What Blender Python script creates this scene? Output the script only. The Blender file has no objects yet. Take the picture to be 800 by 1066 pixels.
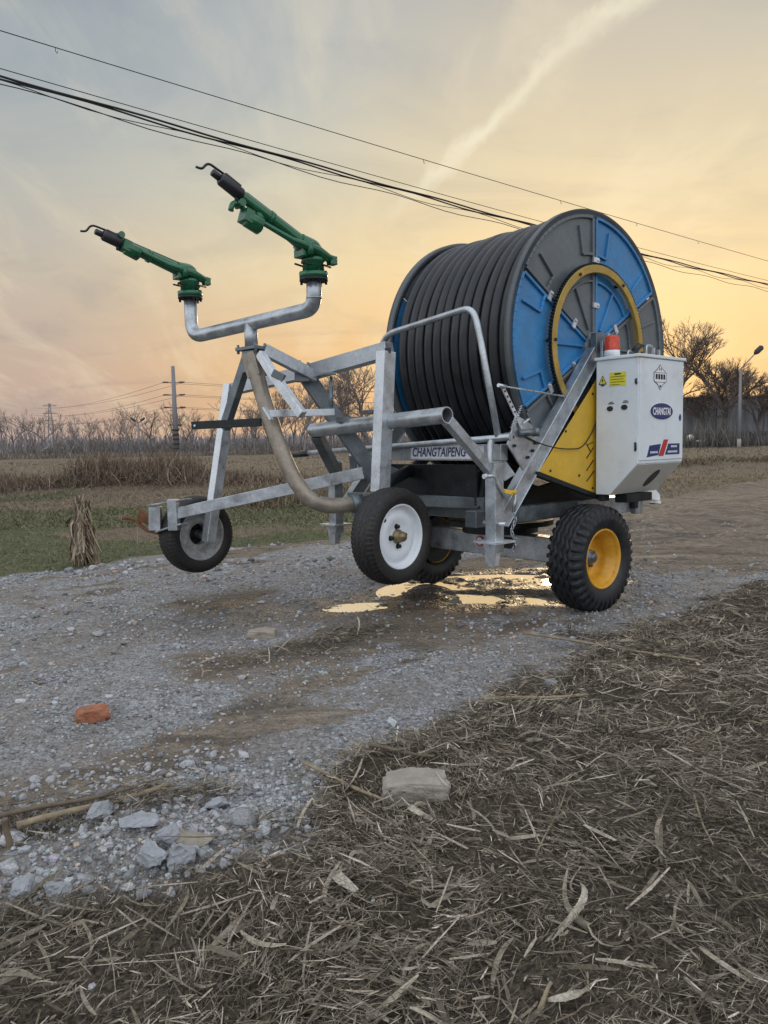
import bpy, math, random
import numpy as np
from mathutils import Vector, Matrix, noise
random.seed(7); rng = np.random.default_rng(11)
PI = math.pi
scene = bpy.context.scene
COL = scene.collection
V = Vector
R = math.radians

# ------------------------------------------------------------------ helpers
WORLD = {}
def tag(o, label=None, cat=None, group=None, kind=None):
    if label: o['label'] = label
    if cat: o['category'] = cat
    if group: o['group'] = group
    if kind: o['kind'] = kind
    return o
def thing(name, loc, rz=0, label=None, cat=None, group=None):
    o = bpy.data.objects.new(name, None); COL.objects.link(o)
    o.location = loc; o.rotation_euler = (0, 0, rz); o.empty_display_size = .2
    WORLD[o.name] = Matrix.Translation(V(loc)) @ Matrix.Rotation(rz, 4, 'Z')
    return tag(o, label, cat, group)
def wm(o): return WORLD.get(o.name, Matrix.Identity(4))

def frame_axes(d, up=V((0, 0, 1))):
    d = d.normalized()
    if abs(d.dot(up)) > .98: up = V((1, 0, 0))
    s = d.cross(up).normalized(); u = s.cross(d).normalized()
    return s, u
def fillet(pts, r, n=5):
    pts = [V(p) for p in pts]; out = [pts[0]]
    for i in range(1, len(pts)-1):
        a, b, c = pts[i-1], pts[i], pts[i+1]
        ab, cb = (a-b), (c-b)
        rr = r[i-1] if isinstance(r, (list, tuple)) else r
        k = min(rr, ab.length*.49, cb.length*.49)
        p, q = b+ab.normalized()*k, b+cb.normalized()*k
        for j in range(n+1):
            t = j/n; out.append((1-t)**2*p + 2*t*(1-t)*b + t*t*q)
    out.append(pts[-1]); return out

class MB:
    def __init__(s): s.v = []; s.f = []; s.sm = []
    def add(s, vs, fs, smooth=False):
        o = len(s.v); s.v += [tuple(v) for v in vs]
        s.f += [tuple(i+o for i in f) for f in fs]; s.sm += [smooth]*len(fs)
        return s
    def box(s, c, size, rot=None):
        c = V(c); hx, hy, hz = [q/2 for q in size]
        vs = [V((x, y, z)) for x in (-hx, hx) for y in (-hy, hy) for z in (-hz, hz)]
        if rot: vs = [rot @ v for v in vs]
        return s.add([v+c for v in vs], [(0,1,3,2),(4,6,7,5),(0,4,5,1),(2,3,7,6),(0,2,6,4),(1,5,7,3)])
    def bar(s, p0, p1, w, h, up=(0, 0, 1), w1=None, h1=None):
        p0, p1 = V(p0), V(p1); a, b = frame_axes(p1-p0, V(up)); vs = []
        for p, ww, hh in ((p0, w, h), (p1, w1 or w, h1 or h)):
            vs += [p+a*sx*ww/2+b*sy*hh/2 for sx, sy in ((-1,-1),(1,-1),(1,1),(-1,1))]
        return s.add(vs, [(0,3,2,1),(4,5,6,7),(0,1,5,4),(1,2,6,5),(2,3,7,6),(3,0,4,7)])
    def tube(s, pts, r, n=10, closed=False, cap=True, smooth=True):
        pts = [V(p) for p in pts]; m = len(pts); rs = r if isinstance(r, (list, tuple)) else [r]*m
        vs = []; u = None
        for i in range(m):
            if closed: d = pts[(i+1) % m]-pts[i-1]
            else: d = pts[min(i+1, m-1)]-pts[max(i-1, 0)]
            d.normalize()
            if u is None: a, u = frame_axes(d)
            u = (u-d*u.dot(d)).normalized(); a = d.cross(u)
            for k in range(n):
                t = 2*PI*k/n; vs.append(pts[i]+(a*math.cos(t)+u*math.sin(t))*rs[i])
        fs = []
        for i in range(m if closed else m-1):
            j = (i+1) % m
            for k in range(n):
                l = (k+1) % n; fs.append((i*n+k, i*n+l, j*n+l, j*n+k))
        s.add(vs, fs, smooth)
        if cap and not closed:
            o = len(s.v)-len(vs)
            s.f += [tuple(o+k for k in range(n))[::-1], tuple(o+(m-1)*n+k for k in range(n))]; s.sm += [False]*2
        return s
    def cyl(s, p0, p1, r, n=16, r1=None): return s.tube([p0, p1], [r, r if r1 is None else r1], n)
    def lathe(s, prof, origin, axis, n=48, smooth=True, a0=0, a1=2*PI, close=False, up=(0, 0, 1)):
        origin = V(origin); ax = V(axis).normalized(); a, b = frame_axes(ax, V(up)); m = len(prof)
        full = abs(a1-a0-2*PI) < 1e-6; cnt = n if full else n+1; vs = []
        for k in range(cnt):
            t = a0+(a1-a0)*k/n; dr = a*math.cos(t)+b*math.sin(t)
            vs += [origin+ax*x+dr*r for x, r in prof]
        fs = []
        for k in range(n):
            l = (k+1) % cnt
            for i in range(m if close else m-1):
                j = (i+1) % m
                fs.append((k*m+i, k*m+j, l*m+j, l*m+i))
        return s.add(vs, fs, smooth)
    def prism(s, poly, off):
        poly = [V(p) for p in poly]; off = V(off); n = len(poly)
        fs = [tuple(range(n))[::-1], tuple(range(n, 2*n))]+[(i, (i+1) % n, n+(i+1) % n, n+i) for i in range(n)]
        return s.add(poly+[p+off for p in poly], fs)
    def build(s, name, mat, parent=None, bevel=0, world=False, seg=1, auto=True):
        me = bpy.data.meshes.new(name)
        vs = s.v
        if world and parent is not None:
            inv = wm(parent).inverted(); vs = [tuple(inv @ V(v)) for v in vs]
        me.from_pydata(vs, [], s.f); me.polygons.foreach_set('use_smooth', s.sm)
        me.materials.append(mat); me.validate(); me.update()
        if auto:
            import bmesh
            bm = bmesh.new(); bm.from_mesh(me); bmesh.ops.recalc_face_normals(bm, faces=bm.faces); bm.to_mesh(me); bm.free()
        o = bpy.data.objects.new(name, me); COL.objects.link(o)
        if parent is not None:
            o.parent = parent; WORLD[o.name] = wm(parent)
        else: WORLD[o.name] = Matrix.Identity(4)
        if bevel:
            b = o.modifiers.new('bevel', 'BEVEL'); b.width = bevel; b.segments = seg; b.limit_method = 'ANGLE'; b.angle_limit = R(40)
        return o

def split_build(mb, name, mat, parent=None, bevel=0, world=False, auto=True):
    """every loose island of the builder becomes an object of its own"""
    par = list(range(len(mb.v)))
    def find(i):
        while par[i] != i: par[i] = par[par[i]]; i = par[i]
        return i
    for f in mb.f:
        r = find(f[0])
        for j in f[1:]: par[find(j)] = r
    isl = {}
    for k, f in enumerate(mb.f): isl.setdefault(find(f[0]), []).append(k)
    out = []
    for fs in isl.values():
        ids = sorted({i for k in fs for i in mb.f[k]}); mp_ = {i: n for n, i in enumerate(ids)}
        q = MB(); q.v = [mb.v[i] for i in ids]; q.f = [tuple(mp_[i] for i in mb.f[k]) for k in fs]; q.sm = [mb.sm[k] for k in fs]
        out.append(q.build(name, mat, parent, bevel, world, auto=auto))
    return out
def np_mesh(name, verts, faces, mat, cols=None, smooth=False, parent=None):
    me = bpy.data.meshes.new(name)
    nv, nf, k = len(verts), len(faces), faces.shape[1]
    me.vertices.add(nv); me.vertices.foreach_set('co', np.ascontiguousarray(verts, dtype=np.float32).ravel())
    me.loops.add(nf*k); me.loops.foreach_set('vertex_index', np.ascontiguousarray(faces, dtype=np.int32).ravel())
    me.polygons.add(nf); me.polygons.foreach_set('loop_start', np.arange(nf, dtype=np.int32)*k)
    me.polygons.foreach_set('use_smooth', np.full(nf, smooth))
    me.update(calc_edges=True)
    if cols is not None:
        for nm, c in cols.items():
            a = me.color_attributes.new(nm, 'FLOAT_COLOR', 'POINT')
            cc = np.ones((nv, 4), dtype=np.float32); cc[:, :c.shape[1]] = c
            a.data.foreach_set('color', cc.ravel())
    me.materials.append(mat)
    o = bpy.data.objects.new(name, me); COL.objects.link(o)
    if parent is not None: o.parent = parent
    return o
def text_mesh(body, size, mat, name, parent, origin, xdir, ydir, ext=.0006, squash=1., shear=0., bold=0., align='CENTER'):
    cu = bpy.data.curves.new(name, 'FONT'); cu.body = body; cu.size = size; cu.extrude = ext
    cu.align_x = align; cu.align_y = 'CENTER'; cu.shear = shear; cu.offset = bold; cu.resolution_u = 3
    tmp = bpy.data.objects.new('tmp', cu); COL.objects.link(tmp)
    dg = bpy.context.evaluated_depsgraph_get(); dg.update()
    me = bpy.data.meshes.new_from_object(tmp.evaluated_get(dg)); bpy.data.objects.remove(tmp)
    xd, yd = V(xdir).normalized(), V(ydir).normalized(); zd = xd.cross(yd); og = V(origin)
    for v in me.vertices: v.co = og+xd*v.co.x*squash+yd*v.co.y+zd*v.co.z
    me.materials.clear(); me.materials.append(mat); me.name = name
    o = bpy.data.objects.new(name, me); COL.objects.link(o); o.parent = parent
    return o

# ------------------------------------------------------------------ materials
def nodes(name):
    m = bpy.data.materials.new(name); m.use_nodes = True; nt = m.node_tree
    return m, nt, nt.nodes['Principled BSDF']
def N(nt, t, **k):
    n = nt.nodes.new(t)
    for a, b in k.items():
        if a in n.inputs: n.inputs[a].default_value = b
        else: setattr(n, a, b)
    return n
def mixc(nt, fac, a, b, mode='MIX'):
    n = nt.nodes.new('ShaderNodeMix'); n.data_type = 'RGBA'; n.blend_type = mode
    for s, v in ((0, fac), (6, a), (7, b)):
        if isinstance(v, bpy.types.NodeSocket): nt.links.new(v, n.inputs[s])
        else: n.inputs[s].default_value = v if s == 0 else (*v[:3], 1)
    return n.outputs[2]
def ramp(nt, fac, stops, interp='LINEAR'):
    n = nt.nodes.new('ShaderNodeValToRGB'); e = n.color_ramp.elements; n.color_ramp.interpolation = interp
    while len(e) < len(stops): e.new(.5)
    for x, (p, c) in zip(e, stops):
        x.position = p; x.color = (*c, 1) if not isinstance(c, (int, float)) else (c, c, c, 1)
    if fac is not None: nt.links.new(fac, n.inputs[0])
    return n.outputs[0]
def mrange(nt, v, a, b, c=0., d=1., smooth=True):
    n = nt.nodes.new('ShaderNodeMapRange'); n.interpolation_type = 'SMOOTHSTEP' if smooth else 'LINEAR'
    nt.links.new(v, n.inputs[0])
    for i, q in enumerate((a, b, c, d)): n.inputs[i+1].default_value = q
    return n.outputs[0]
def math_(nt, op, a, b=None):
    n = nt.nodes.new('ShaderNodeMath'); n.operation = op
    for i, q in enumerate((a, b)):
        if q is None: continue
        if isinstance(q, bpy.types.NodeSocket): nt.links.new(q, n.inputs[i])
        else: n.inputs[i].default_value = q
    return n.outputs[0]
def noise_(nt, co, scale, detail=4, rough=.55, dist=0., vec=None):
    n = N(nt, 'ShaderNodeTexNoise'); n.inputs['Scale'].default_value = scale; n.inputs['Detail'].default_value = detail
    n.inputs['Roughness'].default_value = rough; n.inputs['Distortion'].default_value = dist
    nt.links.new(co, n.inputs['Vector']); return n.outputs['Fac']
def surf(name, color, rough=.5, metal=0., var=.25, scale=6., dirt=0., dirtcol=(.16, .13, .1), bump=.0, bscale=60., rvar=.12, zdirt=None, spec=.5, coat=0.):
    """painted / metal / plastic surface with mottling, grime and small bumps"""
    m, nt, p = nodes(name)
    tc = N(nt, 'ShaderNodeTexCoord').outputs['Object']
    n1 = noise_(nt, tc, scale, 6, .6); n2 = noise_(nt, tc, scale*7, 4, .6)
    a = tuple(c*(1-var) for c in color); b = tuple(min(1, c*(1+var)) for c in color)
    c = mixc(nt, mrange(nt, n1, .3, .7), a, b)
    c = mixc(nt, mrange(nt, n2, .35, .7, 0, .5), c, a)
    if dirt > 0:
        d = noise_(nt, tc, scale*2.3, 8, .7, .3)
        f = mrange(nt, d, .62-.25*dirt, .8, 0, min(1, dirt*1.2))
        if zdirt:
            g = nt.nodes.new('ShaderNodeNewGeometry'); sp = nt.nodes.new('ShaderNodeSeparateXYZ'); nt.links.new(g.outputs['Position'], sp.inputs[0])
            zf = mrange(nt, sp.outputs[2], zdirt[0], zdirt[1], 1., .25); f = math_(nt, 'MULTIPLY', f, zf)
        c = mixc(nt, f, c, dirtcol)
    nt.links.new(c, p.inputs['Base Color'])
    r = mrange(nt, n1, .3, .7, max(.05, rough-rvar), min(1, rough+rvar)); nt.links.new(r, p.inputs['Roughness'])
    p.inputs['Metallic'].default_value = metal; p.inputs['Specular IOR Level'].default_value = spec
    p.inputs['Coat Weight'].default_value = coat
    if bump:
        bn = N(nt, 'ShaderNodeBump'); bn.inputs['Strength'].default_value = bump; bn.inputs['Distance'].default_value = .004
        nt.links.new(noise_(nt, tc, bscale, 5, .6), bn.inputs['Height']); nt.links.new(bn.outputs[0], p.inputs['Normal'])
    return m
M = {}
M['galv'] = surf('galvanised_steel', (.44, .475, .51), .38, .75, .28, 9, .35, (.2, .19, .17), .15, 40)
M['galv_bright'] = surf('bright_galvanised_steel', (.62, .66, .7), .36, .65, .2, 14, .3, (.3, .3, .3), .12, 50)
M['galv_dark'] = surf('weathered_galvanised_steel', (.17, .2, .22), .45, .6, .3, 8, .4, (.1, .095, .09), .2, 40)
M['dark_steel'] = surf('dark_steel', (.03, .035, .038), .5, .6, .3, 12, .3)
M['pipe_dusty'] = surf('dusty_pipe', (.32, .28, .23), .5, .45, .3, 7, .6, (.2, .16, .12), .2, 40)
M['hose'] = surf('black_polyethylene_hose', (.008, .011, .015), .42, 0, .35, 5, .5, (.045, .044, .042), .2, 30, .08)
M['plate_grey'] = surf('grey_sheet', (.125, .147, .163), .40, .1, .2, 4, .5, (.17, .17, .165), .15, 25)
M['plate_blue'] = surf('blue_sheet', (.035, .205, .45), .36, 0, .2, 4, .5, (.10, .20, .33), .15, 25)
M['rim_grey'] = surf('grey_rim_sheet', (.085, .10, .112), .4, .1, .2, 4, .4, (.1, .1, .095), .1, 25)
M['yellow'] = surf('yellow_paint', (.68, .42, .035), .42, 0, .1, 5, .25, (.35, .25, .08), .05, 60)
M['ring'] = surf('weathered_yellow_steel', (.42, .28, .06), .5, .2, .2, 8, .5, (.2, .15, .07), .1, 60)
M['wheel_yellow'] = surf('yellow_wheel_paint', (.7, .36, .03), .4, 0, .15, 12, .55, (.28, .13, .04), .1, 60)
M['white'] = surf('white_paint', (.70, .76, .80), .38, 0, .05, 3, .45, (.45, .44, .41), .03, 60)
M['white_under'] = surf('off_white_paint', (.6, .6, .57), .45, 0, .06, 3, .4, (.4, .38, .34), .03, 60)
M['wheel_white'] = surf('white_wheel_paint', (.72, .76, .8), .4, 0, .06, 10, .4, (.42, .42, .4), .05, 60)
M['wheel_dusty'] = surf('dusty_wheel_paint', (.36, .37, .37), .6, 0, .25, 16, .9, (.14, .13, .12), .3, 60)
M['tyre'] = surf('tyre_rubber', (.010, .0125, .016), .55, 0, .3, 10, .5, (.05, .043, .036), .25, 80, zdirt=(.0, .6))
M['tyre_mud'] = surf('muddy_tyre_rubber', (.011, .011, .012), .6, 0, .4, 45, .55, (.13, .10, .07), .8, 110)
M['green'] = surf('green_enamel', (.007, .11, .045), .3, .1, .2, 12, .3, (.02, .06, .035), .08, 60, coat=.3)
M['black'] = surf('black_plastic', (.018, .018, .024), .42, 0, .2, 12, .2)
M['navy'] = surf('navy_print', (.012, .03, .14), .4, 0, .05, 10)
M['red'] = surf('red_print', (.5, .03, .03), .4, 0, .05, 10)
M['label_yellow'] = surf('yellow_print', (.72, .66, .05), .4, 0, .05, 10)
M['sticker'] = surf('white_sticker', (.78, .8, .86), .4, 0, .04, 10)
M['rust'] = surf('rusty_iron', (.16, .07, .03), .85, .1, .4, 25, .6, (.06, .035, .02), .5, 80)
M['brass'] = surf('brass_cap', (.25, .2, .11), .4, .6, .3, 20, .5, (.1, .08, .05))
m, nt, p = nodes('orange_lens'); p.inputs['Base Color'].default_value = (.6, .04, .015, 1); p.inputs['Roughness'].default_value = .25
p.inputs['Transmission Weight'].default_value = .25; p.inputs['Subsurface Weight'].default_value = .2
nt.links.new(mixc(nt, mrange(nt, noise_(nt, N(nt, 'ShaderNodeTexCoord').outputs['Object'], 30), .3, .7), (.62, .04, .015), (.8, .09, .03)), p.inputs['Base Color'])
M['lens'] = m
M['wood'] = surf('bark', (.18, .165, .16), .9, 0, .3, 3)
M['twig'] = surf('hazed_twigs', (.22, .19, .18), .9, 0, .3, .5)  # paled: distance haze is put into the twig colour
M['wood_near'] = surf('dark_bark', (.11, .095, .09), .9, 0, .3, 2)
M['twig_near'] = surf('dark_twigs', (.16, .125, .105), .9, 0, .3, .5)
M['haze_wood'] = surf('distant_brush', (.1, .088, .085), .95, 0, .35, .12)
M['concrete'] = surf('concrete', (.3, .29, .28), .85, 0, .2, 3, .5, (.2, .18, .17))
M['cable'] = surf('cable_sheath', (.015, .015, .016), .6, 0, .2, 1)
M['far_wire'] = surf('distant_wire', (.25, .2, .18), .7, 0, .1, 1)
M['pole_dist'] = surf('distant_pole_steel', (.2, .2, .21), .6, .2, .1, 1)
M['pole_dark'] = surf('distant_pole_paint', (.04, .04, .045), .7, 0, .1, 1)
M['plastic'] = surf('white_plastic_film', (.7, .7, .7), .4, 0, .1, 10)

def vcol_mat(name, attr='Col', rough=.75, trans=0., spec=.3, scale=120.):
    m, nt, p = nodes(name)
    a = N(nt, 'ShaderNodeAttribute'); a.attribute_name = attr
    tc = N(nt, 'ShaderNodeTexCoord').outputs['Object']
    f = mrange(nt, noise_(nt, tc, scale, 3, .6), .3, .7, .7, 1.25)
    cc = nt.nodes.new('ShaderNodeCombineXYZ')
    for i in range(3): nt.links.new(f, cc.inputs[i])
    nt.links.new(mixc(nt, 1., a.outputs['Color'], cc.outputs[0], 'MULTIPLY'), p.inputs['Base Color'])
    p.inputs['Roughness'].default_value = rough; p.inputs['Specular IOR Level'].default_value = spec
    return m
M['straw'] = vcol_mat('dry_straw', rough=.6, spec=.35)
M['stone'] = vcol_mat('crushed_stone', rough=.85, scale=200.)
M['grass'] = vcol_mat('field_grass', rough=.7, scale=5.)

# ------------------------------------------------------------------ camera
cam = bpy.data.cameras.new('camera'); co = bpy.data.objects.new('camera', cam); COL.objects.link(co)
cam.sensor_fit = 'HORIZONTAL'; cam.sensor_width = 36; cam.lens = 36; cam.clip_end = 3000; cam.clip_start = .05
co.matrix_world = Matrix.Translation((0, 0, 1.22)) @ Matrix.Rotation(PI/2-math.atan(72/800), 4, 'X') @ Matrix.Rotation(-.02, 4, 'Z')
scene.camera = co

# ------------------------------------------------------------------ sky and sun
SUN_AZ, SUN_EL = R(17), R(7)
w = bpy.data.worlds.new('World'); scene.world = w; w.use_nodes = True; nt = w.node_tree
bg = nt.nodes['Background']
out = nt.nodes['World Output']
tc = nt.nodes.new('ShaderNodeTexCoord').outputs['Generated']
sep = nt.nodes.new('ShaderNodeSeparateXYZ'); nt.links.new(tc, sep.inputs[0])
X, Y, Z = sep.outputs
def dotv(vec):
    n = nt.nodes.new('ShaderNodeVectorMath'); n.operation = 'DOT_PRODUCT'; nt.links.new(tc, n.inputs[0]); n.inputs[1].default_value = vec; return n.outputs['Value']
hl = math_(nt, 'SQRT', math_(nt, 'MAXIMUM', math_(nt, 'SUBTRACT', 1., math_(nt, 'MULTIPLY', Z, Z)), .0001))
az = math_(nt, 'DIVIDE', dotv((math.sin(SUN_AZ), math.cos(SUN_AZ), 0)), hl)
sdir = (math.sin(SUN_AZ)*math.cos(R(13)), math.cos(SUN_AZ)*math.cos(R(13)), math.sin(R(13)))
# big soft warp so that the bands are not level
warp = noise_(nt, tc, 2.2, 4, .5, .4)
zz = math_(nt, 'ADD', Z, math_(nt, 'MULTIPLY', math_(nt, 'SUBTRACT', warp, .5), .16))
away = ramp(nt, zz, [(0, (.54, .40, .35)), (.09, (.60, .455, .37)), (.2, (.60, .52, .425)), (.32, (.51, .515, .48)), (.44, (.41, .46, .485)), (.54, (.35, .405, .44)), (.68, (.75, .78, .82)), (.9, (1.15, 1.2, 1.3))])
near = ramp(nt, zz, [(0, (.78, .45, .25)), (.09, (.88, .55, .27)), (.2, (.89, .71, .43)), (.31, (.73, .68, .52)), (.42, (.53, .55, .53)), (.52, (.43, .465, .485)), (.68, (.78, .8, .83)), (.9, (1.15, 1.2, 1.3))])  # top stops of both ramps, above the frame, are raised as fill light
back_fill = ramp(nt, zz, [(0, (.74, .75, .78)), (.1, (1.16, 1.18, 1.24)), (.3, (1.6, 1.66, 1.76)), (.6, (1.4, 1.48, 1.62)), (1, (1.1, 1.16, 1.26))])  # unseen sky behind the camera, brightened as fill for the front faces
front = mixc(nt, mrange(nt, az, .74, .96), away, near)
col = mixc(nt, mrange(nt, az, -.25, .55), back_fill, front)
# glow round the veiled sun
g = mrange(nt, dotv(sdir), .90, 1.0, 0, .32)
col = mixc(nt, g, col, (.98, .70, .33))
# thin streaked cloud
mp = nt.nodes.new('ShaderNodeVectorMath'); mp.operation = 'DIVIDE'; nt.links.new(tc, mp.inputs[0])
cz = nt.nodes.new('ShaderNodeCombineXYZ'); zb = math_(nt, 'ADD', math_(nt, 'MAXIMUM', Z, 0.), .22)
for i in range(3): nt.links.new(zb, cz.inputs[i])
nt.links.new(cz.outputs[0], mp.inputs[1])
mpp = nt.nodes.new('ShaderNodeMapping'); nt.links.new(mp.outputs[0], mpp.inputs['Vector']); mpp.inputs['Rotation'].default_value = (0, 0, R(-38)); mpp.inputs['Scale'].default_value = (2.6, .8, 1)
c1 = noise_(nt, mpp.outputs[0], 1.6, 9, .62, .5)
mp2 = nt.nodes.new('ShaderNodeMapping'); nt.links.new(mp.outputs[0], mp2.inputs['Vector']); mp2.inputs['Rotation'].default_value = (0, 0, R(20)); mp2.inputs['Scale'].default_value = (1.2, 2.2, 1); mp2.inputs['Location'].default_value = (3.3, 1.2, 0)
c2 = noise_(nt, mp2.outputs[0], 1.3, 8, .6, .8)
col = mixc(nt, mrange(nt, c1, .46, .70, 0, .5), col, mixc(nt, .55, col, (1., .86, .6), 'MIX'))
col = mixc(nt, mrange(nt, c2, .45, .72, 0, .75), col, mixc(nt, 1., col, (.80, .83, .90), 'MULTIPLY'))
# one long cirrus streak, upper right
dn = math_(nt, 'ADD', dotv((0.6192, 0.2127, -0.7558)), math_(nt, 'MULTIPLY', math_(nt, 'SUBTRACT', c1, .5), .09))
band = mrange(nt, math_(nt, 'ABSOLUTE', dn), .0, .015, 1, 0)
band = math_(nt, 'MULTIPLY', math_(nt, 'MULTIPLY', band, mrange(nt, dotv((0.1986, 0.8889, 0.4128)), .965, .995)), mrange(nt, c2, .3, .6, .35, 1.))
col = mixc(nt, math_(nt, 'MULTIPLY', band, .75), col, (.97, .90, .68))
sky = nt.nodes.new('ShaderNodeTexSky'); sky.sky_type = 'NISHITA'; sky.sun_disc = False
sky.sun_elevation = SUN_EL; sky.sun_rotation = SUN_AZ; sky.dust_density = 3.; sky.air_density = 1.2
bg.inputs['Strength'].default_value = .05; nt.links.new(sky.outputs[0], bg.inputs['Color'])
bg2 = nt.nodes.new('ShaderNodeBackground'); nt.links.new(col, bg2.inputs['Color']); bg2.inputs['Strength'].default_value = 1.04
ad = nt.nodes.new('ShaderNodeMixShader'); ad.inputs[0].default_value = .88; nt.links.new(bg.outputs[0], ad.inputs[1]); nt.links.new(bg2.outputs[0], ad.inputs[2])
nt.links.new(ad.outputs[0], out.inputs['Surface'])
sun = bpy.data.lights.new('sun', 'SUN'); sun.energy = .9; sun.angle = R(12); sun.color = (1., .74, .45)
so = bpy.data.objects.new('sun', sun); COL.objects.link(so)
so.rotation_euler = V((math.sin(SUN_AZ)*math.cos(SUN_EL), math.cos(SUN_AZ)*math.cos(SUN_EL), math.sin(SUN_EL))).to_track_quat('Z', 'Y').to_euler()
scene.view_settings.view_transform = 'Standard'; scene.view_settings.look = 'None'; scene.view_settings.exposure = 0
scene.render.engine = 'CYCLES'

# ------------------------------------------------------------------ ground
EDGE_T = np.array([-30, -5, .1, .69, 1.13, 1.48, 1.73, 2.57, 3.2, 4.13, 4.95, 6.6, 9, 13.4, 40, 300])
EDGE_S = np.array([-2.3, -2.4, -2.37, -2.11, -1.84, -1.85, -2.06, -2.1, -2.16, -2.47, -2.12, -2.23, -2.1, -2.1, -2.2, -2.2])
FAR_T = np.array([-30, 0, 2.65, 4.38, 6.65, 10, 22, 60, 300]); FAR_S = np.array([-8., -8., -7.95, -8.15, -7.35, -7.3, -7.35, -9, -12])
class VN:
    """vectorised value noise"""
    def __init__(s, seed): s.t = np.random.default_rng(seed).random((256, 256))
    def __call__(s, x, y):
        xi = np.floor(x).astype(int); yi = np.floor(y).astype(int); fx = x-xi; fy = y-yi
        fx = fx*fx*(3-2*fx); fy = fy*fy*(3-2*fy); t = s.t
        a = t[xi % 256, yi % 256]; b = t[(xi+1) % 256, yi % 256]; c = t[xi % 256, (yi+1) % 256]; d = t[(xi+1) % 256, (yi+1) % 256]
        return (a*(1-fx)+b*fx)*(1-fy)+(c*(1-fx)+d*fx)*fy
vn = VN(3); vn2 = VN(5); vn3 = VN(9)
def fbm(x, y, f, o=4, g=.55, v=vn):
    r = 0; a = 1; t = 0
    for i in range(o): r = r+a*v(x*f+17*i, y*f+31*i); t += a; a *= g; f *= 2.07
    return r/t
def sstep(x, a, b):
    t = np.clip((x-a)/(b-a), 0, 1); return t*t*(3-2*t)
def blob(x, y, c, rx, ry=None, ang=0.):
    ry = ry or rx; dx = x-c[0]; dy = y-c[1]; ca, sa = math.cos(ang), math.sin(ang)
    return np.sqrt(((ca*dx+sa*dy)/rx)**2+((-sa*dx+ca*dy)/ry)**2)
PUD = [((-0.203, 5.731, 0.000), .20, .13, .2), ((1.013, 6.752, 0.000), .75, .42, .1), ((0.775, 5.923, 0.000), .5, .25, -.2)]
def puddle_f(x, y):
    d = 9.
    for c, rx, ry, a in PUD: d = np.minimum(d, blob(x, y, c, rx, ry, a))
    return d
def zones(x, y):
    t = (x+y)/math.sqrt(2); s = (x-y)/math.sqrt(2)
    n = fbm(x, y, 1.6, 4)-.5; n2 = fbm(x, y, 5.5, 3, v=vn2)-.5
    e = np.interp(t, EDGE_T, EDGE_S)+n*.55+n2*.25
    straw = sstep(s-e, -.09, .10)
    # straw drift along the left front and across the track
    p1 = np.minimum(blob(x, y, (-0.996, 2.460, 0.000), .42, .09, .35), blob(x, y, (-1.211, 2.343, 0.000), .25, .14))
    p2 = blob(x, y, (-0.337, 4.578, 0.000), .75, .18, .75)
    straw = np.maximum(straw, .75*sstep(p1+n*1.2, 1.1, .6))
    straw = np.maximum(straw, .5*sstep(p2+n*2.2, 1.1, .4))
    fe = np.interp(t, FAR_T, FAR_S)+(fbm(x, y, .9, 4, v=vn3)-.5)*.7
    field = sstep(fe-s, -.12, .15)
    road = (1-straw)*(1-field)
    dirt = sstep(fbm(t*.35+9, s*1.5+n, 1., 5, v=vn2), .44, .60)*.75
    dirt = np.maximum(dirt, sstep(blob(x, y, (-0.344, 3.638, 0.000), .75, .30, .7)+n*2.2, 1.15, .45)*.7)
    dirt = np.maximum(dirt, sstep(blob(x, y, (0.179, 5.080, 0.000), 1.6, .5, .75)+n*2.2, 1.2, .5)*.7)
    dirt = np.maximum(dirt, sstep(t+n*2, 6.0, 7.4)*sstep(s+n, -2.0, -2.8))
    dirt = dirt*(1-sstep(blob(x, y, (0.514, 4.150, 0.000), 1.1, .28, .72)+n*1.2, 1.1, .7))
    dirt = dirt*(1-sstep(blob(x, y, (-0.625, 2.320, 0.000), .55, .42)+n, 1.2, .8))
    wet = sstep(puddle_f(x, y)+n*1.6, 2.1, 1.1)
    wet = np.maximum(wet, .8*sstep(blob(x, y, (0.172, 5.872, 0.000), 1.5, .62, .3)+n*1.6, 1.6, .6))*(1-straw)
    green = field*sstep(fbm(x, y, .35, 4)+.22*sstep(y, 22, 10)+.2*blob(x, y, (-1.827, 14.575, 0.000), 4, 5)*0, .52, .66)*sstep(y, 34, 18)*sstep(x, 3., 1.)
    green = np.maximum(green, field*.8*sstep(blob(x, y, (-2.0, 14.2), 3.4, 3.2)+n*1.5, 1.3, .5))
    return straw, field, road, dirt, wet, green
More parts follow.
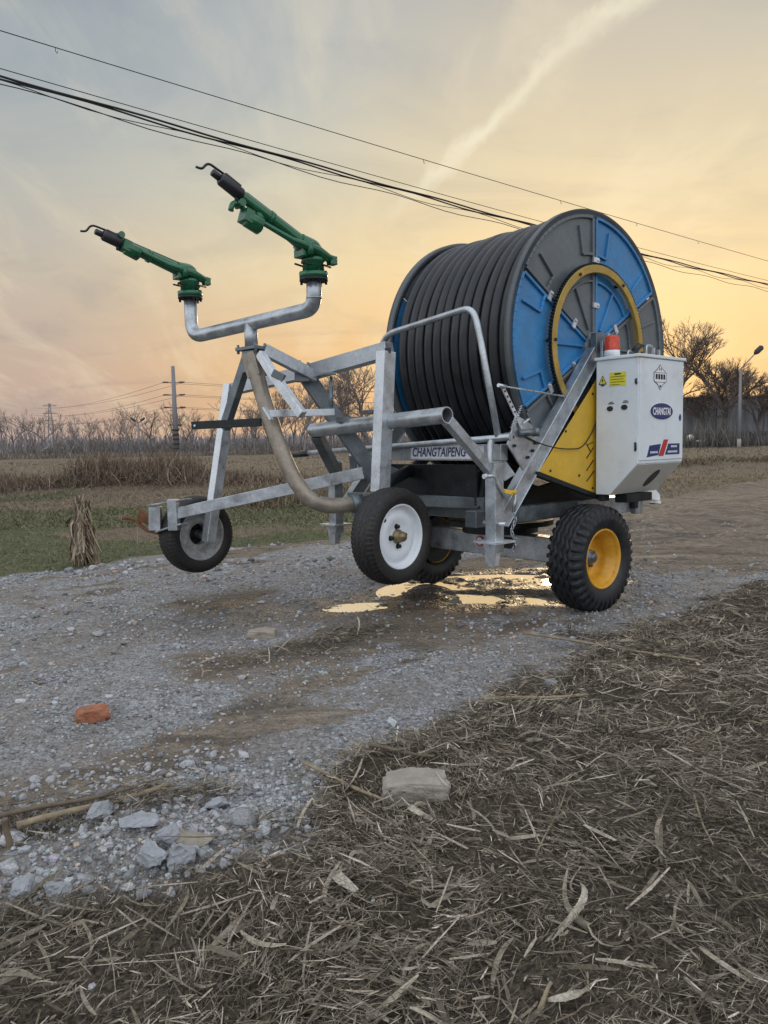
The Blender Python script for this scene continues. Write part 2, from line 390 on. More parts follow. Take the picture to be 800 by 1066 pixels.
def height(x, y, full=True):
    st, fi, ro, di, we, gr = zones(x, y); t = (x+y)/math.sqrt(2); s = (x-y)/math.sqrt(2); n = fbm(x, y, 1.6, 3)-.5
    h = (fbm(x, y, .5, 3)-.5)*.10*sstep(np.hypot(x-1, y-6), 1.5, 5)
    h = h+(fbm(x, y, 3., 4)-.5)*.035+(fbm(x, y, 14., 3, v=vn3)-.5)*.016*(ro+.4)
    h = h+st*(.015+(fbm(x, y, 4.5, 4, v=vn2)-.5)*.10+(fbm(x, y, 11., 2, v=vn3)-.5)*.035)+.03*ro*np.sin(s*3.1+2*n)*sstep(s, -7.5, -6.5)*(1-sstep(s, -3.2, -2.6))+fi*(-.02+(fbm(x, y, 1.7, 4)-.5)*.10)
    h = h+.05*sstep(blob(x, y, (-0.626, 2.207, 0.000), .5, .35), 1.1, .2)+.03*sstep(blob(x, y, (0.347, 4.070, 0.000), 1., .2, .72), 1.2, .2)
    pd = puddle_f(x, y); h = h*sstep(pd, .8, 1.6)*1.+(1-sstep(pd, .8, 1.6))*((fbm(x, y, 5., 5)-.5)*.085+(fbm(x, y, 16., 3, v=vn3)-.5)*.04-.022)
    t = (x+y)/math.sqrt(2); s = (x-y)/math.sqrt(2)
    h = h+.35*sstep(np.abs(y-30-.1*x+4*(fbm(x, y, .1, 2)-.5)), 3.2, .4)*sstep(x, 2, 14)*(1-sstep(y, 60, 90))*(.5+fbm(x, y, .7, 3, v=vn2))*.6
    h = h+.25*sstep(np.abs(y-22.5-.06*x), 2., .3)*sstep(x, -2., -5.)*(.4+fbm(x, y, .35, 3))
    # ruts along the dirt track on the right
    h = h+.06*np.sin(s*2.6+fbm(x, y, .4, 2)*4)*sstep(t, 7, 10)*(1-fi)*(1-st)+((fbm(x, y, 2.2, 3, v=vn3)-.5)*.10+(fbm(x, y, 7., 2, v=vn2)-.5)*.05)*sstep(t, 7, 9.5)*(1-st)
    return h
def axis_vals(lo, hi, flo, fhi, step, far):
    mid = list(np.arange(flo, fhi, step)); a = []; d = step; v = flo
    while v > lo: d *= 1.13; v -= d; a.append(v)
    b = []; d = step; v = mid[-1]
    while v < hi: d *= 1.07; v += d; b.append(v)
    return np.array(a[::-1]+mid+b)
gx = axis_vals(-1200, 1200, -3.4, 5.0, .03, 1); gy = axis_vals(-60, 1500, .9, 10.5, .03, 1)
GX, GY = np.meshgrid(gx, gy); fx, fy = GX.ravel(), GY.ravel()
st, fi, ro, di, we, gr = zones(fx, fy); hz = height(fx, fy)
nx, ny = len(gx), len(gy); ii = np.arange((ny-1)*(nx-1)); r_, c_ = ii//(nx-1), ii % (nx-1); a = r_*nx+c_
fac = np.stack([a, a+1, a+1+nx, a+nx], 1)
m, nt, p = nodes('ground_surface')
za = N(nt, 'ShaderNodeAttribute'); za.attribute_name = 'ZoneA'; zb_ = N(nt, 'ShaderNodeAttribute'); zb_.attribute_name = 'ZoneB'
sa = nt.nodes.new('ShaderNodeSeparateColor'); nt.links.new(za.outputs['Color'], sa.inputs[0]); sb = nt.nodes.new('ShaderNodeSeparateColor'); nt.links.new(zb_.outputs['Color'], sb.inputs[0])
tc = N(nt, 'ShaderNodeTexCoord').outputs['Object']
def voro(scale, feature='F1'):
    n = nt.nodes.new('ShaderNodeTexVoronoi'); n.inputs['Scale'].default_value = scale; n.feature = feature; nt.links.new(tc, n.inputs['Vector']); return n
v1 = voro(42); v2 = voro(110); nA = noise_(nt, tc, 1.3, 6, .6); nB = noise_(nt, tc, 14, 6, .65); nC = noise_(nt, tc, 70, 4, .6)
pv = nt.nodes.new('ShaderNodeSeparateColor'); nt.links.new(v1.outputs['Color'], pv.inputs[0])
grav = mixc(nt, mrange(nt, nB, .3, .7), (.17, .173, .177), (.34, .345, .352))
grav = mixc(nt, mrange(nt, pv.outputs[0], .35, 1, 0, .8), grav, (.42, .43, .45))
pv2 = nt.nodes.new('ShaderNodeSeparateColor'); nt.links.new(v2.outputs['Color'], pv2.inputs[0])
grav = mixc(nt, mrange(nt, pv2.outputs[1], .3, .95, 0, .6), grav, (.09, .09, .092))
grav = mixc(nt, mrange(nt, pv2.outputs[2], .7, 1., 0, .6), grav, (.48, .48, .49))
grav = mixc(nt, mrange(nt, nA, .42, .62, 0, .6), grav, (.22, .185, .15))
dirt = mixc(nt, mrange(nt, nB, .3, .72), (.11, .09, .068), (.31, .255, .195))
dirt = mixc(nt, mrange(nt, nA, .38, .6, 0, .8), dirt, (.19, .155, .12))
mpd = nt.nodes.new('ShaderNodeMapping'); nt.links.new(tc, mpd.inputs[0]); mpd.inputs['Rotation'].default_value = (0, 0, R(-45)); mpd.inputs['Scale'].default_value = (.3, 1.6, 1)
nD = noise_(nt, mpd.outputs[0], 3.2, 6, .65, .3)
dirt = mixc(nt, mrange(nt, nD, .48, .60, 0, .7), dirt, (.08, .066, .052))
dirt = mixc(nt, mrange(nt, nD, .42, .30, 0, .6), dirt, (.42, .36, .29))
dirt = mixc(nt, mrange(nt, nC, .55, .7, 0, .5), dirt, (.3, .27, .23))
road = mixc(nt, mrange(nt, math_(nt, 'ADD', sb.outputs[0], math_(nt, 'MULTIPLY', math_(nt, 'SUBTRACT', nB, .5), .9)), .3, .7), grav, dirt)
soil = mixc(nt, mrange(nt, nC, .35, .65), (.035, .027, .019), (.12, .095, .068))
fld = mixc(nt, mrange(nt, nB, .3, .7), (.085, .065, .045), (.2, .155, .105))
fld = mixc(nt, mrange(nt, nC, .4, .7, 0, .6), fld, (.25, .2, .14))
grn = mixc(nt, mrange(nt, nB, .3, .7), (.055, .07, .03), (.13, .14, .065))
fld = mixc(nt, mrange(nt, math_(nt, 'ADD', sb.outputs[2], math_(nt, 'MULTIPLY', math_(nt, 'SUBTRACT', nB, .5), .8)), .3, .8), fld, grn)
c = mixc(nt, sa.outputs[1], road, fld); c = mixc(nt, sa.outputs[0], c, soil)
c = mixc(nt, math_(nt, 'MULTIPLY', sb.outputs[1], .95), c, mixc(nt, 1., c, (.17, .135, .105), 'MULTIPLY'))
nt.links.new(c, p.inputs['Base Color'])
nt.links.new(mrange(nt, sb.outputs[1], 0, 1, .92, .33), p.inputs['Roughness']); p.inputs['Specular IOR Level'].default_value = .4
b1 = N(nt, 'ShaderNodeBump'); b1.inputs['Distance'].default_value = .02; b1.inputs['Strength'].default_value = 1.; nt.links.new(v1.outputs['Distance'], b1.inputs['Height']); b1.invert = True
b2 = N(nt, 'ShaderNodeBump'); b2.inputs['Distance'].default_value = .045; b2.inputs['Strength'].default_value = .8; nt.links.new(nB, b2.inputs['Height']); nt.links.new(b1.outputs[0], b2.inputs['Normal'])
b3 = N(nt, 'ShaderNodeBump'); b3.inputs['Distance'].default_value = .006; b3.inputs['Strength'].default_value = .8; nt.links.new(nC, b3.inputs['Height']); nt.links.new(b2.outputs[0], b3.inputs['Normal'])
nt.links.new(b3.outputs[0], p.inputs['Normal'])
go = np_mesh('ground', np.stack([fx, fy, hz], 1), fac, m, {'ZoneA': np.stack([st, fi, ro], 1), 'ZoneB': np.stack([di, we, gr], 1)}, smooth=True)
tag(go, 'gravel and dirt track running between straw verge and field', kind='structure')
m, nt, p = nodes('puddle_water'); p.inputs['Base Color'].default_value = (.03, .025, .02, 1); p.inputs['Roughness'].default_value = .03; p.inputs['Specular IOR Level'].default_value = 1.; p.inputs['IOR'].default_value = 1.6
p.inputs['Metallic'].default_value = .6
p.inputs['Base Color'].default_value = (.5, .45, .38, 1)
bn = N(nt, 'ShaderNodeBump'); bn.inputs['Strength'].default_value = .06; bn.inputs['Distance'].default_value = .01
tc = N(nt, 'ShaderNodeTexCoord').outputs['Object']; nt.links.new(noise_(nt, tc, 9, 3), bn.inputs['Height']); nt.links.new(bn.outputs[0], p.inputs['Normal'])
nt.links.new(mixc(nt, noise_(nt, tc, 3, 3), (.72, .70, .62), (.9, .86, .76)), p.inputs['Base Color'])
WL = -.018
# two separate pools at slightly different levels
for i, (c, rx, ry, ang) in enumerate([((*PUD[0][0],), .28, .16, .2), (((PUD[1][0][0]+PUD[2][0][0])/2, (PUD[1][0][1]+PUD[2][0][1])/2, 0), .98, .72, .1)]):
    mb = MB(); pts = [(c[0]+rx*math.cos(t)*math.cos(ang)-ry*math.sin(t)*math.sin(ang), c[1]+rx*math.cos(t)*math.sin(ang)+ry*math.sin(t)*math.cos(ang), WL-.004*i) for t in [2*PI*k/40 for k in range(40)]]
    mb.add(pts, [tuple(range(40))])
    tag(mb.build('puddle', m), ['small puddle beside the white rimmed wheel reflecting the sunset', 'wide puddle under the chassis reflecting the yellow sky'][i], kind='structure')

# ------------------------------------------------------------------ scattered straw, stones, grass
def hgt(x, y): return height(np.asarray(x, float), np.asarray(y, float))
def hz1(x, y): return float(hgt([x], [y])[0])
def ribbons(x, y, z, L, wd, ang, pitch, bend, colr, roll=None, seg=2, tp=.55):
    """each ribbon: seg quads along a bent line"""
    n = len(x); k = seg+1
    t = np.linspace(-.5, .5, k)[None, :]
    dx, dy = np.cos(ang), np.sin(ang)
    c = np.stack([x[:, None]+dx[:, None]*t*L[:, None]*np.cos(pitch)[:, None], y[:, None]+dy[:, None]*t*L[:, None]*np.cos(pitch)[:, None],
                  z[:, None]+np.sin(pitch)[:, None]*t*L[:, None]], 2)
    q = 4*(t**2)-.5
    c[:, :, 2] -= bend[:, None]*L[:, None]*.25*q; c[:, :, 0] += -dy[:, None]*bend[:, None]*L[:, None]*.35*q; c[:, :, 1] += dx[:, None]*bend[:, None]*L[:, None]*.35*q
    roll = rng.uniform(-1.1, 1.1, n) if roll is None else roll
    sx, sy, sz = -dy*np.cos(roll), dx*np.cos(roll), np.sin(roll)
    side = np.stack([sx, sy, sz], 1)[:, None, :]*(wd[:, None]*(1-tp*np.abs(2*t)**3))[:, :, None]*.5
    v = np.stack([c-side, c+side], 2).reshape(n*k*2, 3)
    base = (np.arange(n)*k*2)[:, None]+(np.arange(seg)*2)[None, :]; base = base.ravel()
    f = np.stack([base, base+1, base+3, base+2], 1)
    return v, f, np.repeat(colr, k*2, axis=0)
def in_view(x, y, mg=1.3): return (np.abs(x) < .53*y+mg)
STRAW_COLS = np.array([[.135, .11, .078], [.20, .168, .122], [.28, .24, .18], [.37, .32, .25], [.50, .44, .36], [.075, .06, .044], [.16, .127, .09]])
parts = []
for (y0, y1, dens, ls, ws) in ((.8, 2.6, 17000, .62, .68), (2.6, 4.6, 9000, .82, .85), (4.6, 9., 3400, 1.1, 1.25), (9., 20., 400, 2.0, 2.6)):
    xr = .53*y1+1.3; n = int(dens*(y1-y0)*2*xr)
    x = rng.uniform(-xr, xr, n); y = rng.uniform(y0, y1, n); k = in_view(x, y); x, y = x[k], y[k]
    s_ = zones(x, y)[0]; cl = fbm(x, y, 3.2, 3, v=vn3); keep = rng.random(len(x)) < s_*(.30+.85*sstep(cl, .34, .60))*(1-.75*sstep(blob(x, y, (0.078, 1.879, 0.000), .16, .12)+cl, 1.5, .9))+.004
    x, y = x[keep], y[keep]; n = len(x)
    L = rng.lognormal(-3.0, .6, n)*ls; L = np.clip(L, .015, .32); wd = np.clip(rng.lognormal(-5.75, .45, n), .0015, .012)*ws
    flow = fbm(x, y, 1.1, 2, v=vn2)*7; ang = np.where(rng.random(n) < .45, flow+rng.normal(0, .5, n), rng.uniform(0, 2*PI, n))
    col = STRAW_COLS[rng.choice(7, n, p=[.22, .22, .16, .10, .05, .15, .10])]*rng.uniform(.5, 1.2, (n, 1))*(.7+.75*fbm(x, y, .9, 3)[:, None])
    z = hgt(x, y)+.003+rng.random(n)**1.5*.055*np.clip(zones(x, y)[0], .15, 1)
    parts.append(ribbons(x, y, z, L, wd, ang, rng.normal(0, .28, n), rng.normal(0, .12, n), col))
# wide torn maize leaves and husks
n = 3000; y = rng.uniform(1., 8., n)**1.; x = rng.uniform(-1, 1, n)*(.53*y+.6); s_ = zones(x, y)[0]; keep = rng.random(n) < s_+.01; x, y = x[keep], y[keep]; n = len(x)
parts.append(ribbons(x, y, hgt(x, y)+rng.uniform(.012, .045, n), rng.uniform(.05, .17, n), rng.uniform(.005, .015, n), rng.uniform(0, 2*PI, n), rng.normal(0, .25, n), rng.normal(0, .28, n), STRAW_COLS[rng.choice([0, 1, 2, 2, 3], n)]*rng.uniform(.6, 1.1, (n, 1)), seg=5))
def join(parts):
    vs, fs, cs, o = [], [], [], 0
    for v, f, c in parts: vs.append(v); fs.append(f+o); cs.append(c); o += len(v)
    return np.concatenate(vs), np.concatenate(fs), np.concatenate(cs)
# stiff broken stalk pieces
n = 2600; y = rng.uniform(1., 9., n); x = rng.uniform(-1, 1, n)*(.53*y+.6); s_ = zones(x, y)[0]; keep = rng.random(n) < s_*.8+.012; x, y = x[keep], y[keep]; n = len(x); fl = fbm(x, y, .8, 2, v=vn2)*7
parts.append(ribbons(x, y, hgt(x, y)+rng.uniform(.02, .05, n), rng.uniform(.06, .22, n), rng.uniform(.0035, .009, n), fl+rng.normal(0, .7, n), rng.normal(0, .2, n), rng.normal(0, .04, n), STRAW_COLS[rng.choice([0, 2, 3, 3, 4, 6], n)]*rng.uniform(.55, 1.1, (n, 1))))
v, f, c = join(parts)
tag(np_mesh('straw', v, f, M['straw'], {'Col': c}), 'matted dry maize straw and leaves covering the verge', kind='stuff')
print('straw faces', len(f))

# stones
import bmesh
def ico(sub):
    bm = bmesh.new(); bmesh.ops.create_icosphere(bm, subdivisions=sub, radius=1); vs = np.array([v.co[:] for v in bm.verts]); fs = np.array([[v.index for v in f.verts] for f in bm.faces]); bm.free(); return vs, fs
def stones(x, y, r, sub, col, sink=.25):
    bv, bf = ico(sub); n = len(x); out = []; vs = np.empty((n, len(bv), 3))
    K = 14; var = []
    for k in range(K):
        q = bv*(1+rng.normal(0, .16 if sub == 1 else .07, (len(bv), 1)))
        for _ in range(5):     # knock flat facets
            d = rng.normal(size=3); d /= np.linalg.norm(d); h = rng.uniform(.45, .8); dd = q@d; q = q-np.outer(np.maximum(dd-h, 0), d)
        var.append(q)
    var = np.array(var)[rng.integers(0, K, n)]
    sc = r[:, None]*rng.uniform(.65, 1.25, (n, 3))*np.array([1, 1, .7]); q = var*sc[:, None, :]
    a = rng.uniform(0, 2*PI, n); ca, sa = np.cos(a)[:, None], np.sin(a)[:, None]
    z = hgt(x, y)+sc[:, 2]*(.6-sink)
    vs[:, :, 0] = q[:, :, 0]*ca-q[:, :, 1]*sa+x[:, None]; vs[:, :, 1] = q[:, :, 0]*sa+q[:, :, 1]*ca+y[:, None]; vs[:, :, 2] = q[:, :, 2]+z[:, None]
    f = (bf[None]+(np.arange(n)*len(bv))[:, None, None]).reshape(-1, 3)
    return vs.reshape(-1, 3), f, np.repeat(col, len(bv), axis=0)
sp = []
for (y0, y1, dens, rm, sub) in ((1.4, 2.8, 4600, .0048, 1), (2.8, 4.4, 2600, .0058, 1), (4.4, 7.5, 800, .0088, 1), (7.5, 11, 120, .016, 1)):
    xr = .53*y1+.5; n = int(dens*(y1-y0)*2*xr); x = rng.uniform(-xr, xr, n); y = rng.uniform(y0, y1, n); k = in_view(x, y); x, y = x[k], y[k]
    st_, fi_, ro_, di_, we_, _ = zones(x, y); rub = sstep(blob(x, y, (-0.625, 2.320, 0.000), .75, .55), 1.2, .6)+.8*sstep(blob(x, y, (-2.687, 7.851, 0.000), 3, .5), 1.2, .5)
    keep = rng.random(len(x)) < ro_*(1-.85*di_)*(1-.8*we_)*(.25+.9*sstep(fbm(x, y, 2.2, 3, v=vn2), .35, .65)+rub)*.8+.004; x, y, rub = x[keep], y[keep], rub[keep]; n = len(x)
    r = rm*rng.lognormal(0, .45, n)*(1+.5*rub*(rng.random(n) < .5))
    g_ = rng.uniform(.13, .46, (n, 1)); col = g_*np.array([.98, 1.0, 1.03])*(1+rng.normal(0, .03, (n, 3))); br = rng.random(n) < .08; col[br] *= np.array([1.2, .95, .75])
    sp.append(stones(x, y, r, sub, col))
# broken rubble at the edge of the track
n = 1300; a_ = rng.uniform(0, 2*PI, n); q_ = rng.random(n)**.5; cx_, cy_, _ = (-0.672, 2.383, 0.000); x = cx_+q_*np.cos(a_)*.85; y = cy_+q_*np.sin(a_)*.62; k = zones(x, y)[0] < .85; x, y = x[k], y[k]; n = len(x)
sp.append(stones(x, y, rng.lognormal(-4.8, .5, n), 2, rng.uniform(.18, .44, (n, 1))*np.array([.99, 1, 1.03])))
v, f, c = join(sp)
tag(np_mesh('gravel', v, f, M['stone'], {'Col': c}), 'loose blue grey crushed stone spread over the track', kind='stuff'); print('stone faces', len(f))

# field grass and stubble
gp = []
for (y0, y1, dens, hh, ww) in ((7, 12, 520, .06, .006), (12, 23, 420, .09, .012), (23, 40, 50, .13, .022), (40, 80, 5, .22, .05)):
    xr = .6*y1+1; n = int(dens*(y1-y0)*2*xr); x = rng.uniform(-xr, xr, n); y = rng.uniform(y0, y1, n); k = in_view(x, y, 1.5); x, y = x[k], y[k]
    st_, fi_, ro_, di_, we_, gr_ = zones(x, y); keep = rng.random(len(x)) < fi_*(.6+.4*gr_); x, y, gr_ = x[keep], y[keep], gr_[keep]; n = len(x)
    isg = rng.random(n) < gr_*.6; col = np.where(isg[:, None], np.array([[.11, .125, .055]]), np.array([[.22, .175, .115]]))*rng.uniform(.55, 1.3, (n, 1))
    L = hh*rng.uniform(.4, 1.4, n); gp.append(ribbons(x, y, hgt(x, y)+L*.25, L, ww*rng.uniform(.6, 1.3, n), rng.uniform(0, 2*PI, n), rng.uniform(.1, 1.2, n), rng.normal(0, .4, n), col))
v, f, c = join(gp); tag(np_mesh('field_grass', v, f, M['grass'], {'Col': c}), 'short green and dry grass growing over the field', kind='stuff'); print('grass', len(f))

# dry reed bank on the left and weeds behind the machine
def reeds(name, label, spots, cols, n_per):
    ps = []
    for (cx, cy, rx, ry, hh, ww) in spots:
        n = int(n_per); x = cx+rng.normal(0, .45, n)*rx; y = cy+rng.normal(0, .45, n)*ry
        d = np.exp(-((x-cx)/rx)**2); L = hh*rng.uniform(.35, 1.15, n)*(.45+.6*d); col = cols[rng.integers(0, len(cols), n)]*rng.uniform(.5, 1.25, (n, 1))
        pit = rng.uniform(.35, 1.5, n); ps.append(ribbons(x, y, hgt(x, y)+np.sin(pit)*L*.5, L, ww*rng.uniform(.5, 1.4, n), rng.uniform(0, 2*PI, n), pit, rng.normal(0, .55, n), col, seg=3))
    v, f, c = join(ps); return tag(np_mesh(name, v, f, M['grass'], {'Col': c}), label, kind='stuff')
RC = np.array([[.21, .15, .105], [.27, .2, .14], [.15, .11, .08], [.34, .27, .2], [.10, .08, .06]])
sps = []
for i in range(26):
    px = -14+i*.47; sps.append((px+random.uniform(-.3, .3), 22.5+random.uniform(-1.2, 1.6), 1.1, 1.1, random.uniform(.22, .42)+(.55 if -8.6 < px < -5.6 else (.15 if random.random() < .3 else 0)), .014))
reeds('dry_reeds', 'bank of reddish brown dry reeds at the field edge', sps, RC, 1500)
sps = [(random.uniform(-3.2, 0), random.uniform(15, 19), .8, .8, random.uniform(.25, .5), .012) for _ in range(14)]+[(random.uniform(-.2, 2.6), random.uniform(14.5, 16.5), .7, .7, random.uniform(.35, .6), .012) for _ in range(12)]
sps += [(random.uniform(6, 18), random.uniform(27, 31), 1.6, .8, random.uniform(.15, .35), .02) for _ in range(16)]
reeds('dry_weeds', 'low tangled dry weeds standing behind the reel cart', sps, np.array([[.2, .15, .1], [.13, .12, .06], [.25, .2, .13], [.09, .07, .045]]), 420)
# pale plumes over the reed bank
# ------------------------------------------------------------------ wheels
def tyre_mesh(mb, c, ax, R0, W, rr, nseg, nx, tread, sq=.12):
    """ax = outward axis. c = centre. Profile from inner bead over the tread to the outer bead."""
    c = V(c); ax = V(ax).normalized(); a, b = frame_axes(ax); H = R0-rr
    side = [(-.36, 0), (-.41, .06), (-.47, .2), (-.50, .42), (-.49, .6), (-.465, .76), (-.44, .86)]
    prof = [(x*W, rr+h*H) for x, h in side]
    for i in range(nx+1):
        x = -.42+.84*i/nx; prof.append((x*W, R0*(1-sq*.35*abs(x/.42)**3.5)))
    prof += [(-x*W, rr+h*H) for x, h in side[::-1]]
    m = len(prof); vs = []; fs = []
    for k in range(nseg):
        t = 2*PI*k/nseg; dr = a*math.cos(t)+b*math.sin(t)
        for j, (x, r) in enumerate(prof):
            if 5 <= j < m-5: r -= tread(x/W, t)
            vs.append(c+ax*x+dr*r)
    for k in range(nseg):
        l = (k+1) % nseg
        for j in range(m-1): fs.append((k*m+j, k*m+j+1, l*m+j+1, l*m+j))
    mb.add(vs, fs, True)
def tri(t): t = t % 1.; return abs(t-.5)*4-1
def tread_rib(x, t):
    d = 0.
    for k, xc in enumerate((-.235, -.08, .08, .235)):
        if abs(x-xc-.030*tri(t*26/(2*PI)+k*.25)) < .026: d = .022
    if abs(x) > .315 and ((t*36/(2*PI)) % 1) < .42: d = .030
    return d
def tread_imp(x, t):
    d = 0.
    for xc in (-.2, 0., .2):
        if abs(x-xc-.03*tri(t*30/(2*PI))) < .03: d = .005
    if abs(x) > .25 and ((t*60/(2*PI)+.3*abs(x)) % 1) < .35: d = .006
    return d
def wheel_main(parent, c, ax, label):
    c, ax = V(c), V(ax)
    wl = MB(); tyre_mesh(wl, c, ax, .383, .27, .205, 360, 60, tread_rib)
    t = wl.build('wheel', M['tyre'], parent); tag(t, label)
    r = MB()
    r.lathe([(.10, .208), (.108, .216), (.114, .208), (.108, .200), (.09, .192), (.078, .189), (.072, .178), (.045, .175), (.038, .165), (.0, .160), (-.045, .154), (-.055, .13), (-.045, .09), (-.045, .045), (-.045, 0)], c, ax, 64)
    r.lathe([(-.02, .17), (-.12, .2)], c, ax, 48)
    r.build('rim', M['wheel_yellow'], t, auto=False)
    h = MB(); h.lathe([(-.05, .058), (.0, .056), (.006, .05), (.006, .036), (.032, .034), (.038, .026), (.038, 0)], c, ax, 32); h.build('hub', M['galv_dark'], t, auto=False)
    a, b = frame_axes(ax)
    n = MB()
    for k in range(5):
        an = 2*PI*k/5+.3; q = c+(a*math.cos(an)+b*math.sin(an))*.083; n.cyl(q-ax*.05, q-ax*.02, .012, 6)
    split_build(n, 'wheel_nut', M['rust'], t)
    v = MB(); q = c+(a*math.cos(2.2)+b*math.sin(2.2))*.172; v.cyl(q+ax*.0, q+ax*.035, .006, 6); v.build('valve', M['black'], t)
    return t
def wheel_cart(parent, c, ax, label, rimmat, outer, world=True):
    c, ax = V(c), V(ax)
    wl = MB(); tyre_mesh(wl, c, ax, .305, .19, .2, 180, 28, tread_imp, .2)
    t = wl.build('wheel', M['tyre_mud'], parent, world=world); tag(t, label)
    r = MB()
    if outer:
        r.lathe([(.062, .197), (.072, .207), (.078, .2), (.072, .192), (.05, .186), (.034, .178), (.030, .163), (.043, .155), (.052, .135), (.048, .10), (.036, .078), (.036, .05), (.036, .0)], c, ax, 64)
    else:
        r.lathe([(.066, .197), (.074, .207), (.080, .2), (.074, .19), (.05, .184), (.032, .175), (.022, .15), (.03, .12), (.03, .085), (.02, .083), (-.03, .083)], c, ax, 64)
    r.lathe([(.03, .18), (-.09, .2)], c, ax, 48)
    r.build('rim', rimmat, t, world=world, auto=False)
    a, b = frame_axes(ax)
    h = MB()
    if outer:
        h.lathe([(.03, .045), (.05, .044), (.055, .036), (.085, .033), (.1, .024), (.106, .012), (.106, 0)], c, ax, 24)
        h.build('hub_cap', M['brass'], t, world=world, auto=False); n = MB()
        for k in range(4):
            an = 2*PI*k/4+PI/4+.7; q = c+(a*math.cos(an)+b*math.sin(an))*.062; n.cyl(q+ax*.03, q+ax*.058, .013, 6); n.cyl(q+ax*.03, q+ax*.038, .018, 12)
        split_build(n, 'wheel_nut', M['dark_steel'], t, world=world)
        n = MB(); q = c+(a*math.cos(.75)+b*math.sin(.75))*.16; n.cyl(q+ax*.03, q+ax*.045, .012, 10); n.build('valve', M['black'], t, world=world)
    else:
        h.lathe([(-.03, .084), (-.03, .04), (.02, .038), (.03, .03), (.03, 0)], c, ax, 24)
        for k in range(5):
            an = 2*PI*k/5+.2; q = c+(a*math.cos(an)+b*math.sin(an))*.06; h.cyl(q-ax*.03, q+ax*.0, .011, 6)
        h.build('hub', M['dark_steel'], t, world=world, auto=False)
    return t

# ------------------------------------------------------------------ hose reel cart
reel = thing('hose_reel_cart', (.94, 6.12, 0), R(-49), 'big wheeled hose reel irrigator with blue and grey drum and white control box', 'irrigation machine')
P_ = reel
DX, DY, DZ, DR = .715, .18, 1.882, .965           # near flange centre and radius
FX = -.45
# --- chassis
mb = MB(); mb.box((0, -.05, .405), (1.46, .13, .185)); mb.build('axle_beam', M['galv'], P_, .006)
mb = MB()
for s in (-1, 1): mb.cyl((s*.66, -.05, .383), (s*.80, -.05, .383), .045, 20)
split_build(mb, 'stub_axle', M['dark_steel'], P_)
mb = MB(); mb.lathe([(0, .30), (.06, .30), (.06, .42), (.10, .42), (.10, .1), (0, .1)], (0, -.02, .50), (0, 0, 1), 48, smooth=False); mb.build('turntable', M['dark_steel'], P_)
mb = MB()
for x in (-.6, .6): mb.bar((x, -1.02, .71), (x, .80, .71), .10, .11)
for y in (-.5, .38): mb.bar((-.55, y, .70), (.55, y, .70), .12, .10)
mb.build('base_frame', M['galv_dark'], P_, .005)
mb = MB(); mb.bar((.66, .1, .70), (.66, .84, .70), .09, .13); mb.box((.72, .80, .70), (.05, .10, .16)); mb.build('rear_outrigger', M['galv'], P_, .005)
mb = MB(); mb.box((.735, .74, .72), (.04, .05, .11)); mb.build('rubber_stop', M['black'], P_, .004)
wheel_main(P_, (.865, -.05, .375), (1, 0, 0), 'near road wheel with ribbed black tyre and deep yellow rim')
mb = MB(); mb.cyl((-.70, -.05, .375), (-.69, -.05, .375), .192, 40); mb.build('rim_cover_disc', M['dark_steel'], P_)  # dark disc added to hide the yellow inner side of the far rim
wheel_main(P_, (-.80, -.05, .375), (-1, 0, 0), 'far road wheel with ribbed black tyre and deep yellow rim')
# --- A frames carrying the drum
for s, nm in ((1, 'near'), (-1, 'far')):
    x = .80*s
    f0, f1 = (0.800, -0.958, 0.704), (0.800, 0.046, 1.729)
    a, b = V((x, f0[1], f0[2])), V((x, f1[1]+.03, f1[2]+.10))
    mb = MB(); up = V((0, -(b.z-a.z), b.y-a.y)).normalized()
    mb.bar(a, b, .05, .11, up=up)
    for k in (-1, 1): mb.bar(a+up*.052*k, b+up*.052*k, .072, .009, up=up)
    mb.build('front_leg', M['galv'], P_, .003)
    mb = MB(); c_ = V((x, .95, .72)); d_ = V((x, .26, 1.87)); up = V((0, (d_.z-c_.z), -(d_.y-c_.y))).normalized()
    mb.bar(c_, d_, .055, .12, up=up); mb.build('rear_leg', M['galv'], P_, .003)
    mb = MB(); mb.box((x, DY, DZ-.03), (.05, .22, .24)); mb.cyl((x-.05, DY, DZ), (x+.05*s+.03, DY, DZ), .07, 24); mb.build('drum_bearing', M['galv_dark'], P_, .004)
# --- stabiliser legs with spade feet, lift arms
for s in (1, -1):
    x = .82*s; y = -1.035
    mb = MB(); mb.box((x, y, .80), (.085, .085, .56)); mb.box((x, y, 1.085), (.06, .1, .012))
    lg = mb.build('stabiliser_leg', M['galv'], P_, .004)
    mb = MB(); mb.box((x, y, .585), (.19, .19, .012))
    mb.prism([(x-.055, y-.05, .58), (x+.055, y-.05, .58), (x+.03, y-.05, .43), (x-.03, y-.05, .43)], (0, .012, 0)); mb.prism([(x, y-.06, .58), (x, y+.06, .58), (x, y+.02, .43), (x, y-.02, .43)], (.012, 0, 0))
    mb.build('spade_foot', M['galv_bright'], lg)
    mb = MB(); mb.cyl((x-.09, y, .70), (x+.09, y, .70), .012, 8); mb.build('locking_pin', M['galv_bright'], lg)
TY = -1.43
ta, tb = (-0.555, -1.430, 1.320), (0.801, -1.430, 1.377)
mb = MB(); mb.tube([ta, tb], .05, 24, cap=False); mb.tube([ta, tb], .043, 24, cap=False)
mb.lathe([(0, .043), (0, .05)], tb, V(tb)-V(ta), 24, smooth=False); mb.cyl(V(ta)-V((.002, 0, 0)), V(ta)+V((.002, 0, 0)), .048, 24); mb.build('lift_tube', M['galv'], P_, auto=False)
q = V(tb)
mb = MB()
